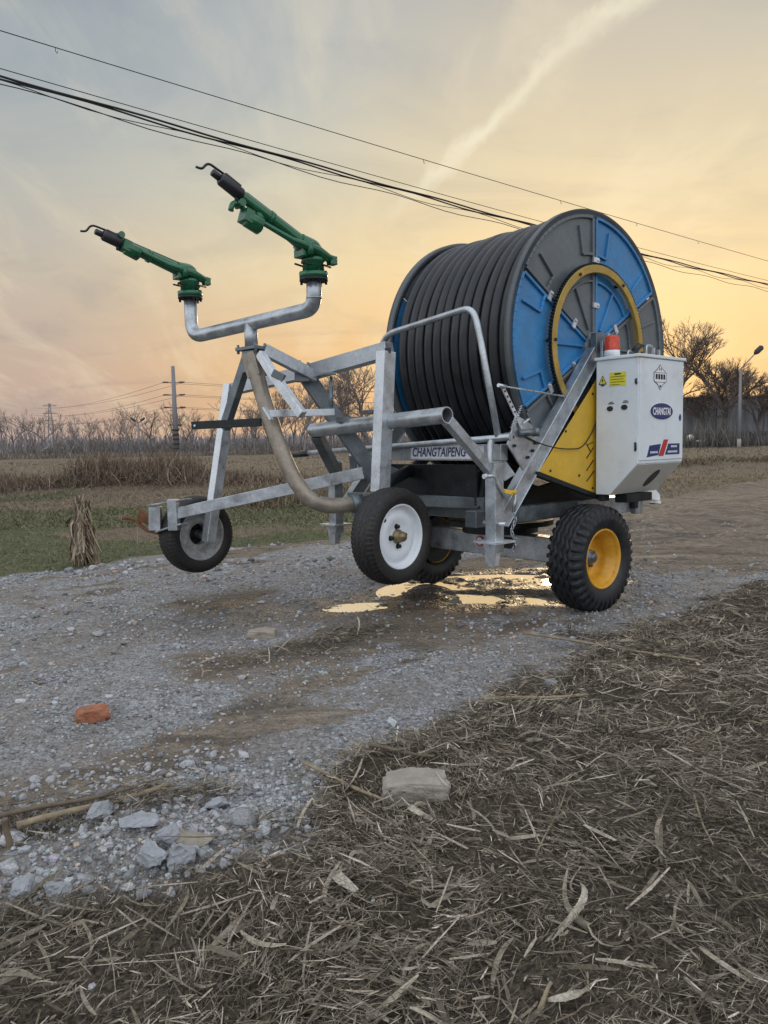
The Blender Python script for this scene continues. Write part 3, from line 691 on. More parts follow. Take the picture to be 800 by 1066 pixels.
mb.bar((tb[0]-.02, tb[1]+.02, tb[2]-.03), (.80, -1.06, 1.04), .06, .06); mb.build('lift_arm', M['galv'], P_, .003)
mb = MB(); mb.bar((ta[0]+.02, ta[1]+.02, ta[2]-.03), (-.74, -1.06, .95), .07, .08); mb.build('lift_arm', M['galv_dark'], P_, .003)
# --- central lifting beam towards the gun cart
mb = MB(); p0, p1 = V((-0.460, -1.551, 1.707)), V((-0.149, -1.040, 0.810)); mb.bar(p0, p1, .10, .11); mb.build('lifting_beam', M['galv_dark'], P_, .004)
mb = MB(); mb.bar((-0.220, -1.458, 1.384), (-0.067, -1.327, 1.380), .12, .04); mb.box((-0.077, -1.292, 1.433), (.10, .05, .03)); mb.build('beam_bracket', M['galv_dark'], P_, .003)
# --- name beam
BY = -.95
nb0, nb1 = (-0.327, -0.950, 1.131), (0.891, -0.950, 1.171)
mb = MB(); mb.bar((nb0[0]-.2, BY, 1.145), (nb1[0]-.06, BY, 1.145), .07, .105); nb = mb.build('name_beam', M['galv'], P_, .003)
la, lb = (0.010, -0.990, 1.148), (0.695, -0.990, 1.170)
mb = MB(); mb.box(((la[0]+lb[0])/2, BY-.037, 1.147), (lb[0]-la[0], .002, .084)); st_ = mb.build('name_sticker', M['sticker'], nb)
text_mesh('CHANGTAIPENG', .088, M['navy'], 'name_lettering', st_, (la[0]+.01, BY-.0395, 1.147), (1, 0, 0), (0, 0, 1), align='LEFT', squash=.80*(lb[0]-la[0])/.72, shear=.25, bold=.0012)
# --- rails
mb = MB(); mb.tube([(-1.225, -1.030, 1.146), (0.950, -1.030, 1.240)], .021, 12); tr = mb.build('cross_tube', M['galv'], P_)
mb = MB(); mb.tube([(-1.422, -1.030, 1.134), (-1.184, -1.030, 1.146)], .025, 12); mb.build('hand_grip', M['black'], tr)
gp_ = [(-0.192, -1.030, 1.157), (-0.262, -1.030, 1.644), (-0.252, -1.030, 1.986), (0.652, -1.030, 2.067), (0.706, -1.030, 1.876), (0.850, -1.030, 1.241)]
mb = MB(); mb.tube(fillet(gp_, [.6, .16, .12, .3], 8), .021, 12); mb.build('guard_rail', M['galv'], P_)
mb = MB(); mb.tube(fillet([(0.780, -0.834, 1.253), (0.800, -1.045, 1.231), (0.820, -1.087, 1.106), (0.820, -1.061, 0.991)], .12, 6), .021, 12); mb.build('bent_pipe', M['galv'], P_)
mb = MB(); mb.tube(fillet([(0.870, -1.181, 1.003), (0.870, -1.092, 1.005), (0.870, -1.056, 0.944), (0.870, -0.983, 0.856)], .03, 5), .010, 8); mb.cyl((0.870, -1.189, 1.004), (0.870, -1.163, 1.003), .016, 8); mb.build('crank_handle', M['galv_bright'], P_)
mb = MB(); c_ = V((0.870, -0.964, 0.897)); mb.lathe([(-.012, .018), (.012, .018), (.012, .042), (-.012, .042)], c_, (.2, .2, 1), 12, smooth=False, close=True); mb.box(c_+V((.03, .02, 0)), (.03, .03, .02)); mb.build('yellow_clamp', M['yellow'], P_, .003)
mb = MB(); c0 = V((0.880, -0.902, 0.857))
mb.tube([c0+V((0, 0, .02)), c0+V((0, -.02, -.09))], .011, 8)
for k in range(12):
    cc = c0+V((0, -.02+.02*math.sin(k*.9), -.10-.021*k)); ax = (1, 0, 0) if k % 2 else (0, 1, 0)
    mb.tube([cc+(V((0, 1, 0)) if k % 2 else V((1, 0, 0)))*.009*math.cos(t)+V((0, 0, .016*math.sin(t))) for t in [2*PI*j/8 for j in range(8)]], .0032, 5, closed=True)
mb.build('safety_chain', M['galv'], P_)
# rating plate and round sticker on the axle beam
mb = MB(); mb.box((0.162, -0.118, 0.428), (.13, .004, .09)); mb.build('rating_plate', M['dark_steel'], P_)
mb = MB(); c_ = V((-0.126, -0.118, 0.419)); mb.cyl(c_, c_+V((0, -.004, 0)), .042, 24); rs = mb.build('round_sticker', M['red'], P_)
mb = MB(); mb.cyl(c_+V((0, -.004, 0)), c_+V((0, -.006, 0)), .030, 24); mb.build('sticker_centre', M['sticker'], rs)
# --- tensioner plate with lever
PX = .86
plate = [(0.860, -0.912, 1.300), (0.860, -0.859, 1.373), (0.860, -0.729, 1.322), (0.860, -0.629, 1.209), (0.860, -0.809, 1.024), (0.860, -0.969, 1.193)]
mb = MB(); mb.prism(plate, (.012, 0, 0)); pl = mb.build('tensioner_plate', M['galv'], P_, .002)
mb = MB()
for px, py in ((534,452),(555,463),(549,475),(552,470),(537,461),(559,457),(545,484)):
    pass
for c_ in ((0.872, -0.927, 1.240), (0.872, -0.695, 1.200), (0.872, -0.774, 1.109), (0.872, -0.725, 1.151), (0.872, -0.908, 1.186)): mb.cyl(c_, V(c_)+V((.014, 0, 0)), .011, 6)
split_build(mb, 'plate_bolt', M['dark_steel'], pl)
mb = MB(); mb.cyl((0.875, -0.864, 1.264), V((0.875, -0.758, 1.269))+V((.05, 0, 0)), .022, 14); mb.cyl(V((0.875, -0.758, 1.269))+V((.03, 0, 0)), V((0.875, -0.738, 1.269))+V((.07, 0, 0)), .032, 6); mb.build('tensioner_bolt', M['galv_dark'], pl)
mb = MB(); a, b = V((0.885, -1.032, 1.553)), V((0.885, -0.838, 1.293)); mb.bar(a, b, .03, .008, up=(1, 0, 0))
lv = mb.build('tensioner_lever', M['galv_bright'], P_, .001)
mb = MB()
for k in range(6): q = a.lerp(b, .12+.12*k)+V((.005, 0, 0)); mb.cyl(q, q+V((.003, 0, 0)), .007, 8)
split_build(mb, 'lever_hole', M['black'], lv)
mb = MB()
for (q0, q1) in (((0.900, -0.942, 1.299), (0.900, -0.865, 1.437)), ((0.900, -0.913, 1.377), (0.900, -0.960, 1.293)), ((0.900, -0.847, 1.323), (0.900, -0.789, 1.354))):
    q0, q1 = V(q0), V(q1); n = 36
    mb.tube([q0.lerp(q1, i/n)+V((math.cos(i*1.6)*.009, math.sin(i*1.6)*.009, 0)) for i in range(n+1)], .0028, 5)
split_build(mb, 'tension_spring', M['galv_bright'], P_)
mb = MB(); mb.tube([(0.900, -1.085, 1.556), (0.900, -0.986, 1.547), (0.800, -0.240, 1.512)], .006, 8); mb.cyl((0.900, -1.085, 1.556), (0.900, -1.013, 1.549), .012, 8); mb.build('feeler_rod', M['galv_bright'], P_)
mb = MB(); mb.tube(fillet([(0.880, -0.794, 1.239), (0.880, -0.625, 1.187), (0.870, -0.402, 1.154), (0.860, -0.155, 1.152), (0.860, -0.040, 1.251), (0.860, 0.030, 1.346), (0.870, 0.051, 1.386)], .1, 5), .0045, 6); mb.build('control_cable', M['cable'], P_)
# --- yellow side panel
yp = [(0.835, 0.060, 1.646), (0.835, 0.103, 0.807), (0.835, -0.607, 1.009)]
yy = V(yp[0]); mb = MB(); mb.prism(yp, (.006, 0, 0)); ysp = mb.build('side_panel', M['yellow'], P_, .001)
mb = MB(); mb.bar(V(yp[2])+V((-.01, -.02, -.012)), V(yp[1])+V((-.01, .02, -.018)), .05, .03); mb.build('panel_sill', M['dark_steel'], P_)
mb = MB()
for (q0, q1) in (((0.843, -0.072, 1.083), (0.843, 0.010, 1.156)), ((0.843, -0.072, 0.995), (0.843, 0.011, 1.067)), ((0.843, -0.071, 0.920), (0.843, 0.023, 0.991))): mb.bar(q0, q1, .008, .003, up=(1, 0, 0))
mb.tube([(0.845, -0.076, 1.185), (0.845, -0.017, 1.123)], .003, 5); mb.tube([(0.845, -0.064, 1.178), (0.845, 0.007, 1.197)], .003, 5); split_build(mb, 'panel_slot', M['black'], ysp)
mb = MB()
for c_ in ((0.840, -0.489, 1.011), (0.840, -0.317, 1.274), (0.840, 0.005, 0.869), (0.840, -0.000, 1.536), (0.840, -0.160, 0.965)): mb.cyl(c_, V(c_)+V((.006, 0, 0)), .009, 8)
split_build(mb, 'panel_bolt', M['dark_steel'], ysp)
# --- control box
BX0, BX1, Y0, Y1, ZT, ZB, ZM, XM = .872, 1.20, 0., .60, 1.768, .825, 1.045, .985
mb = MB(); prof = [(BX0, ZT), (BX1, ZT), (BX1, ZM), (XM, ZB), (BX0, ZB)]
mb.prism([(x, Y0, z) for x, z in prof], (0, Y1-Y0, 0)); box = mb.build('control_box', M['white'], P_, .004, seg=2)
mb = MB(); mb.box(((BX0+BX1)/2+.003, (Y0+Y1)/2, ZT+.004), (BX1-BX0+.028, Y1-Y0+.028, .022)); mb.build('lid', M['white'], box, .004)
mb = MB(); mb.box((BX1+.003, (Y0+Y1)/2, (ZM+ZT)/2+.004), (.008, Y1-Y0-.016, ZT-ZM-.03)); dr = mb.build('door', M['white'], box, .003)
mb = MB(); ud = V((XM-BX1, 0, ZB-ZM)).normalized(); nn = V((-ud.z, 0, ud.x)); nn = nn if nn.x > 0 else -nn
mc = V(((XM+BX1)/2, 0, (ZM+ZB)/2))+nn*.003
mb.prism([V((BX1-.004, Y0+.004, ZM-.006))+nn*.002, V((BX1-.004, Y1-.004, ZM-.006))+nn*.002, V((XM+.006, Y1-.004, ZB+.004))+nn*.002, V((XM+.006, Y0+.004, ZB+.004))+nn*.002], nn*.002)
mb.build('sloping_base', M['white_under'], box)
mb = MB(); cc = mc+V((0, .36-0, 0))+ud*(-.0); mb.prism([cc+ud*math.cos(t)*.085+V((0, math.sin(t)*.048, 0))+nn*.003 for t in [2*PI*k/28 for k in range(28)]], nn*.003); mb.build('vent_opening', M['black'], box)
# lock, hinges, catches
mb = MB(); mb.cyl((BX1+.007, .545, 1.36), (BX1+.012, .545, 1.36), .014, 12); mb.box((BX1+.010, .545, 1.36), (.008, .012, .045)); mb.build('door_lock', M['navy'], dr, .001)
mb = MB()
for z in (1.16, 1.60): mb.box((BX1-.018, -.004, z), (.012, .008, .06 if z < 1.3 else .03)); mb.cyl((BX1-.012, -.008, z-.02), (BX1-.012, -.008, z+.02), .005, 6)
split_build(mb, 'side_catch', M['black'], box)
# stickers on the side
FACE = Y0-.0016
def sidepos(px, py): return None
sx = lambda u: BX0+u*(BX1-BX0)
mb = MB(); mb.box((sx(.52), FACE, 1.625), (.130, .0015, .093)); wl = mb.build('warning_label', M['label_yellow'], box)
mb = MB()
for k, wd in enumerate((.05, .11, .10, .11, .07)): mb.box((sx(.52)-(.11-wd)/2*(k > 0), FACE-.0015, 1.66-.018*k), (wd, .0012, .010 if k == 0 else .0035))
mb.build('warning_print', M['black'], wl)
mb = MB(); tx = sx(.16); mb.prism([(tx-.026, FACE, 1.60), (tx+.026, FACE, 1.60), (tx, FACE, 1.648)], (0, -.0012, 0)); wt = mb.build('warning_triangle', M['label_yellow'], box)
mb = MB(); mb.prism([(tx-.004, FACE-.0014, 1.612), (tx+.004, FACE-.0014, 1.612), (tx+.004, FACE-.0014, 1.632), (tx-.004, FACE-.0014, 1.632)], (0, -.001, 0)); mb.box((tx, FACE-.001, 1.588), (.03, .002, .008))
for a0, a1 in (((tx-.03, 1.597), (tx, 1.654)), ((tx, 1.654), (tx+.03, 1.597)), ((tx-.03, 1.597), (tx+.03, 1.597))): mb.bar((a0[0], FACE-.001, a0[1]), (a1[0], FACE-.001, a1[1]), .004, .002, up=(0, 1, 0))
mb.build('triangle_print', M['black'], wt)
for u, z in ((.34, 1.425), (.68, 1.43)):
    mb = MB(); mb.prism([(sx(u)+math.cos(t)*.024, FACE+.001, z+math.sin(t)*.018) for t in [2*PI*k/20 for k in range(20)]], (0, -.004, 0)); mb.box((sx(u)+.01, FACE-.001, z+.034), (.045, .0015, .006)); mb.box((sx(u)+.01, FACE-.001, z+.044), (.03, .0015, .004)); mb.build('cable_grommet', M['black'], box)
# door prints
FD = BX1+.0078
def ell(cy, cz, ry, rz, th, d0=0.): return [(FD+d0, cy+math.cos(t)*ry, cz+math.sin(t)*rz) for t in [2*PI*k/40 for k in range(40)]], (th, 0, 0)
mb = MB(); mb.prism(*ell(.29, 1.40, .158, .063, .0012)); ov = mb.build('maker_emblem', M['sticker'], dr)
mb = MB(); mb.prism(*ell(.29, 1.40, .151, .057, .0012, .001)); mb.build('emblem_field', M['navy'], ov)
text_mesh('CHANGTAI', .070, M['sticker'], 'emblem_lettering', ov, (FD+.003, .29, 1.398), (0, 1, 0), (0, 0, 1), squash=.66, bold=.0018)
mb = MB()
for y0, y1, mt in ((.10, .255, 0), (.325, .545, 0)):
    mb.prism([(FD, y0-.0*0, 1.085 if y0 < .2 else 1.098), (FD, y1, 1.098), (FD, y1+(.03 if y0 < .2 else 0), 1.175), (FD, y0+.035, 1.165 if y0 < .2 else 1.175)], (.0012, 0, 0))
rb = mb.build('ribbon_logo', M['navy'], dr)
mb = MB(); mb.prism([(FD, .255, 1.09), (FD, .318, 1.09), (FD, .385, 1.205), (FD, .325, 1.205)], (.0016, 0, 0)); mb.build('red_slash', M['red'], rb)
mb = MB(); mb.prism([(FD, .322, 1.09), (FD, .334, 1.09), (FD, .398, 1.205), (FD, .388, 1.205)], (.0016, 0, 0))
for y0, y1, z in ((.15, .245, 1.118), (.385, .52, 1.118), (.43, .50, 1.155)):
    k = y0
    while k < y1: mb.box((FD+.0018, k, z), (.001, .011, .014)); k += .017
mb.build('ribbon_print', M['sticker'], rb)
dp = lambda s: [(FD+.0005, .265+y*s, 1.635+z*s) for y, z in ((0, .088), (.038, .055), (.085, .03), (.085, -.028), (.038, -.05), (0, -.088), (-.038, -.05), (-.085, -.028), (-.085, .03), (-.038, .055))]
mb = MB(); mb.prism(dp(1.), (.001, 0, 0)); bd = mb.build('diamond_badge', M['dark_steel'], dr)
mb = MB(); mb.prism(dp(.93), (.0016, 0, 0)); mb.build('badge_field', M['sticker'], bd)
mb = MB()
for k in range(4): mb.box((FD+.003, .265-.051+.034*k, 1.638), (.001, .024, .034)); 
mb.box((FD+.0024, .265, 1.6), (.001, .14, .003)); mb.box((FD+.0024, .265, 1.665), (.001, .14, .003)); mb.box((FD+.003, .265, 1.573), (.001, .02, .015)); mb.build('badge_print', M['dark_steel'], bd)
mb = MB()
for k in (-1, 1): mb.bar((FD+.003, .265+k*.012-.006, 1.682), (FD+.003, .265+k*.012, 1.702), .004, .001, up=(1, 0, 0)); mb.bar((FD+.003, .265+k*.012+.006, 1.682), (FD+.003, .265+k*.012, 1.702), .004, .001, up=(1, 0, 0)); mb.box((FD+.003, .265+k*.012, 1.686), (.001, .012, .003))
mb.build('badge_mark', M['red'], bd)
# beacon on the lid
bc = V((.965, .05, ZT+.015)); mb = MB(); mb.lathe([(0, .0), (0, .055), (.045, .052), (.05, .045), (.05, 0)], bc, (0, 0, 1), 24); bb = mb.build('beacon_base', M['white'], P_)
mb = MB(); mb.lathe([(-.015, .052), (.08, .048), (.095, .04), (.10, .02), (.10, 0)], bc+V((0, 0, .05)), (0, 0, 1), 24); mb.build('beacon_lens', M['lens'], bb)
mb = MB(); mb.box((.90, .10, ZT+.09), (.02, .03, .20)); mb.box((.905, .02, ZT+.06), (.02, .02, .14)); mb.tube(fillet([(1.02, .16, ZT+.01), (1.02, .16, ZT+.06), (1.02, .26, ZT+.06), (1.02, .26, ZT+.01)], .02, 3), .008, 6); mb.tube(fillet([(1.08, .3, ZT+.01), (1.08, .3, ZT+.10), (1.08, .38, ZT+.10), (1.08, .38, ZT+.01)], .02, 3), .010, 6); mb.box((1.05, .45, ZT+.05), (.02, .02, .09)); mb.box((1.05, .52, ZT+.045), (.02, .02, .08)); split_build(mb, 'lid_bracket', M['galv'], P_, .002)
mb = MB(); mb.cyl((1.04, .21, ZT+.06), (1.06, .25, ZT+.10), .022, 12); mb.cyl((1.06, .25, ZT+.095), (1.06, .29, ZT+.10), .014, 8); mb.build('control_knob', M['black'], P_)
# underneath the box
mb = MB(); mb.box((.90, .06, .80), (.04, .08, .05)); mb.box((.98, .32, .79), (.10, .34, .06)); mb.build('box_support', M['dark_steel'], P_, .003)

# --- drum
mb = MB()
for x0, sgn in ((DX, 1), (FX, -1)):
    mb.lathe([(-.012*sgn, DR-.05), (.012*sgn, DR-.05), (.018*sgn, DR-.04), (.018*sgn, DR-.010), (.03*sgn, DR), (-.02*sgn, DR), (-.02*sgn, DR-.02)], (x0, DY, DZ), (1, 0, 0), 120, close=True)
mb.lathe([(FX, .44), (DX, .44)], (0, DY, DZ), (1, 0, 0), 48)
drum = mb.build('drum', M['rim_grey'], P_, auto=False)
def flange(x0, sgn):
    r1 = DR-.032
    for k in range(6):
        a0 = PI/2+k*PI/3+.008; a1 = PI/2+(k+1)*PI/3-.008; grey = (k % 2 == 0)
        mb = MB(); x = x0
        # angle 0 along +y(local), 90 up
        def pt(r, a, dx=0.): return V((x+dx*sgn, DY+r*math.cos(a), DZ+r*math.sin(a)))
        n = 22; ring = [pt(.07, a1-(a1-a0)*i/4) for i in range(5)]+[pt(r1, a0+(a1-a0)*i/n) for i in range(n+1)]
        mb.prism(ring, (.008*sgn, 0, 0))
        def radial(a, ra, rb, off=0., wd=.022, ht=.022):
            d = V((0, -math.sin(a), math.cos(a)))*off; mb.bar(pt(ra, a, .016)+d, pt(rb, a, .016)+d, wd, ht, up=(1, 0, 0))
        def arc(r, b0, b1, wd=.02, ht=.022):
            m_ = max(3, int((b1-b0)/.06))
            mb.lathe([(.006*sgn, r-wd/2), (.026*sgn, r-wd/2+.004), (.026*sgn, r+wd/2-.004), (.006*sgn, r+wd/2)], (x, DY, DZ), (1, 0, 0), m_, smooth=False, a0=b0-PI/2 if False else 0, a1=1) if False else [mb.bar(pt(r, b0+(b1-b0)*i/m_, .016), pt(r, b0+(b1-b0)*(i+1)/m_, .016), wd, ht, up=(1, 0, 0)) for i in range(m_)]
        radial(a0, .10, r1-.02, .014); radial(a1, .10, r1-.02, -.014)
        arc(r1-.015, a0+.02, a1-.02, .022); 
        q = (a1-a0)/3
        arc(.66, a0+.03, a0+q*.62); radial(a0+q*.62, .66, .86, 0, .018)
        radial(a0+q*1.5, .14, .47, 0, .016)
        arc(.47, a0+.03, a1-.03, .016)
        radial(a1-q*.62, .66, .86, 0, .018); arc(.66, a1-q*.62, a1-.03)
        o = mb.build('drum_panel', M['plate_grey'] if grey else M['plate_blue'], drum, .003)
        tag(o, ('grey' if grey else 'blue')+' pressed steel sector of the drum side')
    mb = MB()
    for k in range(6):
        a = PI/2+k*PI/3
        for r in (.30, .62): 
            rot = Matrix.Rotation(a-PI/2, 3, 'X'); mb.box(V((x0+.03*sgn, DY+r*math.cos(a), DZ+r*math.sin(a))), (.012, .07, .035), rot); mb.cyl(V((x0+.034*sgn, DY+r*math.cos(a)+.02*math.cos(a-PI/2), DZ+r*math.sin(a)+.02*math.sin(a-PI/2))), V((x0+.045*sgn, DY+r*math.cos(a)+.02*math.cos(a-PI/2), DZ+r*math.sin(a)+.02*math.sin(a-PI/2))), .009, 6)
    split_build(mb, 'clamp_plate', M['galv_bright'], drum)
    mb = MB(); mb.lathe([(.0, 0.), (.02, .0), (.03, .09), (.012, .10)] if False else [(.01*sgn, .115), (.03*sgn, .11), (.035*sgn, 0)], (x0, DY, DZ), (1, 0, 0), 32); mb.build('drum_hub', M['plate_grey'], drum, auto=False)
flange(DX, 1); flange(FX, -1)
# inner faces of the far flange are the same pressed sheets, seen past the coil
mb = MB(); mb.lathe([(-.0, .52), (-.0, .575), (.03, .575), (.03, .52)], (DX+.045, DY, DZ), (1, 0, 0), 120, close=True, smooth=False); rg = mb.build('drive_ring', M['ring'], drum, .003, auto=False)
mb = MB(); nT = 150
for k in range(nT):
    a = 2*PI*k/nT; rot = Matrix.Rotation(a, 3, 'X'); mb.box(V((DX+.058, DY+.583*math.cos(a), DZ+.583*math.sin(a))), (.026, .014, .009), rot)
mb.lathe([(0, .57), (0, .580), (.026, .580), (.026, .57)], (DX+.045, DY, DZ), (1, 0, 0), 120, close=True, smooth=False)
mb.build('ring_teeth', M['dark_steel'], rg)
mb = MB()
for k in range(6):
    a = PI/6+k*PI/3+.5; p = V((DX+.05, DY+.545*math.cos(a), DZ+.545*math.sin(a))); mb.cyl(p-V((.045, 0, 0)), p+V((.035, 0, 0)), .012, 6)
split_build(mb, 'ring_bolt', M['dark_steel'], rg)
# hose coils
hr = .042; pitch = .0895; mb = MB()
xs = DX-.022-hr-.004; n = 13
pts = []
for layer, (Rc, cnt, x_start, rd) in enumerate(((.895, 12, xs, 1), (.812, 12, xs-.04, 1))):
    pts = []; tot = cnt*104
    for i in range(tot+1):
        a = 2*PI*i/104; turn = int(i/104); fr = (i/104)-turn
        sm = turn+max(0, (fr-.93)/.07)      # each turn lies flat and steps over near the end
        rr_ = Rc+.004*math.sin(turn*2.3)+.0025*math.sin(a*2+turn)
        an = a-PI/2-.4
        pts.append((x_start-pitch*sm, DY+rr_*math.cos(an), DZ+rr_*math.sin(an)))
    mb.tube(pts, hr, 14)
mb.build('hose', M['hose'], P_)
# hose running from the drum down to the gun cart
mb = MB(); mb.tube(fillet([(-.35, DY-.55, DZ-.70), (-.30, -.65, 1.03), (-.10, -.95, 1.0), (.05, -1.25, .95), (0.070, -1.322, 0.837), (0.052, -1.526, 0.818)], .35, 6), .044, 14); mb.build('feed_hose', M['hose'], P_)
# gearbox and turbine under the front of the drum
mb = MB(); mb.lathe([(0, 0), (0, .06), (.03, .085), (.14, .085), (.16, .06), (.16, 0)], (-.40, -.62, .90), (1, 0, 0), 28); mb.cyl((-.33, -.62, .90), (-.33, -.62, 1.03), .035, 16); mb.build('turbine', M['ring'], P_, auto=False)
mb = MB()
for x_ in (-.52, .52): mb.prism([(x_-.02, -.85, .76), (x_-.02, .7, .76), (x_-.02, .62, 1.0), (x_-.02, -.2, .88), (x_-.02, -.78, 1.05)], (.03, 0, 0))
mb.box((0, -.84, .93), (1.0, .02, .26)); mb.box((0, -.4, .79), (1.0, .9, .02)); mb.build('dark_fill_plates', M['dark_steel'], P_, .003)  # dark plates added to fill the dark space under the drum
mb = MB(); mb.box((.02, -.62, .89), (.80, .24, .26)); mb.cyl((-.14, -.66, .9), (.5, -.66, .9), .05, 16); mb.build('gearbox', M['dark_steel'], P_, .01)
mb = MB(); mb.bar((-.7, -.98, .80), (.55, -.80, .80), .08, .08); mb.bar((-.55, -.93, 1.09), (.35, -.6, .76), .05, .05); split_build(mb, 'cross_brace', M['galv_dark'], P_, .004)
mb = MB(); mb.bar((.72, -.93, 1.145), (.80, -.86, .98), .06, .08); mb.bar((-.72, -.93, 1.145), (-.80, -.86, .98), .06, .08); split_build(mb, 'beam_bracket', M['galv'], P_, .003)

# ------------------------------------------------------------------ gun cart
cart = thing('gun_cart', (-.712, 5.44, .22), R(-42), 'galvanised wheeled gun cart carrying two green sprinklers, lifted off the ground', 'gun cart')
CU = V((math.cos(R(-42)), math.sin(R(-42)), 0))
def cb(mb, name, mat, bevel=.003, parent=cart, **k): return mb.build(name, mat, parent, bevel, world=True, **k)
wheel_cart(cart, V((0.051, 4.780, 0.638)), CU, 'muddy wheel with clean white rim and brass hub cap', M['wheel_white'], True)
wheel_cart(cart, V((-1.487, 6.050, 0.530)), CU, 'muddy wheel with dusty grey rim on the far end of the cart', M['wheel_dusty'], False)
rp0, rp1 = V((0.033, 4.950, 1.797)), V((-0.022, 4.950, 0.906)); lp0, lp1 = V((-1.167, 6.000, 1.694)), V((-1.375, 5.950, 0.479))
upc = V((CU.x, CU.y, 0))
mb = MB(); mb.bar(rp0, rp1, .075, .11, up=CU.cross(V((0, 0, 1)))); p = cb(mb, 'right_post', M['galv_bright'])
mb = MB(); mb.box(rp0+V((.012, -.03, .004)), (.04, .02, .03)); cb(mb, 'post_cap', M['black'], 0, p)
mb = MB(); mb.bar(lp0, lp1, .075, .08, up=CU.cross(V((0, 0, 1)))); cb(mb, 'left_post', M['galv_bright'])
mb = MB(); mb.bar(V((0.058, 4.980, 1.812)), V((-0.526, 5.380, 1.707)), .10, .10); mb.bar(V((-0.529, 5.420, 1.717)), V((-1.146, 6.000, 1.657)), .085, .085); cb(mb, 'crossbar', M['galv'])
mb = MB(); mb.box(V((-0.540, 5.330, 1.703)), (.10, .10, .11)); mb.cyl(V((-0.554, 5.300, 1.791)), V((-0.555, 5.300, 1.752)), .012, 6); mb.cyl(V((-0.496, 5.300, 1.777)), V((-0.497, 5.300, 1.738)), .012, 6); cb(mb, 'crossbar_joint', M['galv_dark'])
# stub axles
mb = MB(); mb.cyl(V((0.051, 4.780, 0.638))-CU*.30, V((0.051, 4.780, 0.638))+CU*.03, .025, 12); mb.bar(rp1+V((0, 0, .03)), V((0.051, 4.780, 0.638))-CU*.16, .07, .07); mb.cyl(V((-1.487, 6.050, 0.530)), V((-1.374, 5.950, 0.509)), .025, 12); split_build(mb, 'stub_axle', M['galv_dark'], cart, 0, world=True)
# clamp head, struts
hd = V((-0.853, 5.150, 1.856))
mb = MB(); mb.box(hd, (.20, .12, .022), Matrix.Rotation(R(-42), 3, 'Z')); mb.box(hd+V((0, 0, -.085)), (.10, .09, .14), Matrix.Rotation(R(-42), 3, 'Z'))
for sx_, sy_ in ((-.09, -.04), (.09, -.04), (.09, .04), (-.09, .04)): q = hd+CU*sx_+V((-CU.y, CU.x, 0))*sy_; mb.cyl(q-V((0, 0, .03)), q+V((0, 0, .03)), .011, 6)
cb(mb, 'clamp_head', M['galv_dark'])
mb = MB(); mb.bar((-0.764, 5.100, 1.842), (-0.448, 5.320, 1.681), .06, .075); cb(mb, 'upper_link', M['galv'])
mb = MB(); mb.bar((-0.786, 5.080, 1.815), (-0.672, 4.980, 1.638), .05, .055); mb.bar((-0.678, 4.980, 1.650), (-0.500, 4.860, 1.404), .05, .055); cb(mb, 'square_strut', M['galv_bright'])
mb = MB(); mb.box((-0.656, 4.960, 1.660), (.08, .06, .05), Matrix.Rotation(.5, 3, 'Y')); mb.box((-0.497, 4.858, 1.401), (.03, .006, .022)); split_build(mb, 'strut_socket', M['galv_dark'], cart, .003, world=True)
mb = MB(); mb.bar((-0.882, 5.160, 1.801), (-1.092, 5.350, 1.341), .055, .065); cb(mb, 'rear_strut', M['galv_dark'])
mb = MB(); mb.bar((-1.329, 5.400, 1.367), (-0.814, 5.200, 1.375), .02, .055); b_ = cb(mb, 'dark_flat_bar', M['dark_steel'], .002)
mb = MB(); c_ = V((-1.305, 5.385, 1.366)); mb.cyl(c_, c_+V((0, -.012, 0)), .008, 8); cb(mb, 'bar_hole', M['galv_bright'], 0, b_)
mb = MB(); mb.bar((-0.721, 4.930, 1.420), (-0.325, 5.150, 1.430), .05, .045); mb.bar((-0.750, 4.930, 1.460), (-0.700, 4.900, 1.379), .035, .012); cb(mb, 'flat_bar', M['galv_bright'], .002)
mb = MB(); mb.cyl((-0.334, 5.180, 1.667), (-0.338, 5.150, 1.418), .010, 8); mb.tube([V((-0.334, 5.180, 1.641))+V((.012*math.cos(t), 0, .03*math.sin(t)-.02)) for t in [2*PI*k/10 for k in range(10)]], .006, 6, closed=True); mb.cyl((-0.336, 5.180, 1.597), (-0.340, 5.150, 1.469), .017, 8); mb.box((-0.333, 5.180, 1.686), (.07, .05, .015)); cb(mb, 'turnbuckle', M['galv_dark'], 0)
# feed pipe sweeping down from the head
mb = MB(); mb.bar((-0.850, 5.140, 1.824), (-0.810, 5.120, 1.671), .105, .10)
pth = [(-0.840, 5.130, 1.779), (-0.803, 5.100, 1.619), (-0.740, 5.060, 1.416), (-0.667, 5.020, 1.196), (-0.588, 4.990, 1.008), (-0.491, 4.980, 0.869), (-0.388, 5.000, 0.819), (-0.277, 5.040, 0.813), (-0.159, 5.100, 0.828)]
mb.tube(fillet(pth, .3, 4), .052, 18); cb(mb, 'feed_pipe', M['pipe_dusty'], 0)
mb = MB(); q0, q1 = V((-0.215, 5.070, 0.819)), V((-0.146, 5.100, 0.828)); mb.cyl(q0, q1, .062, 18); cb(mb, 'hose_coupling', M['galv_dark'], 0)
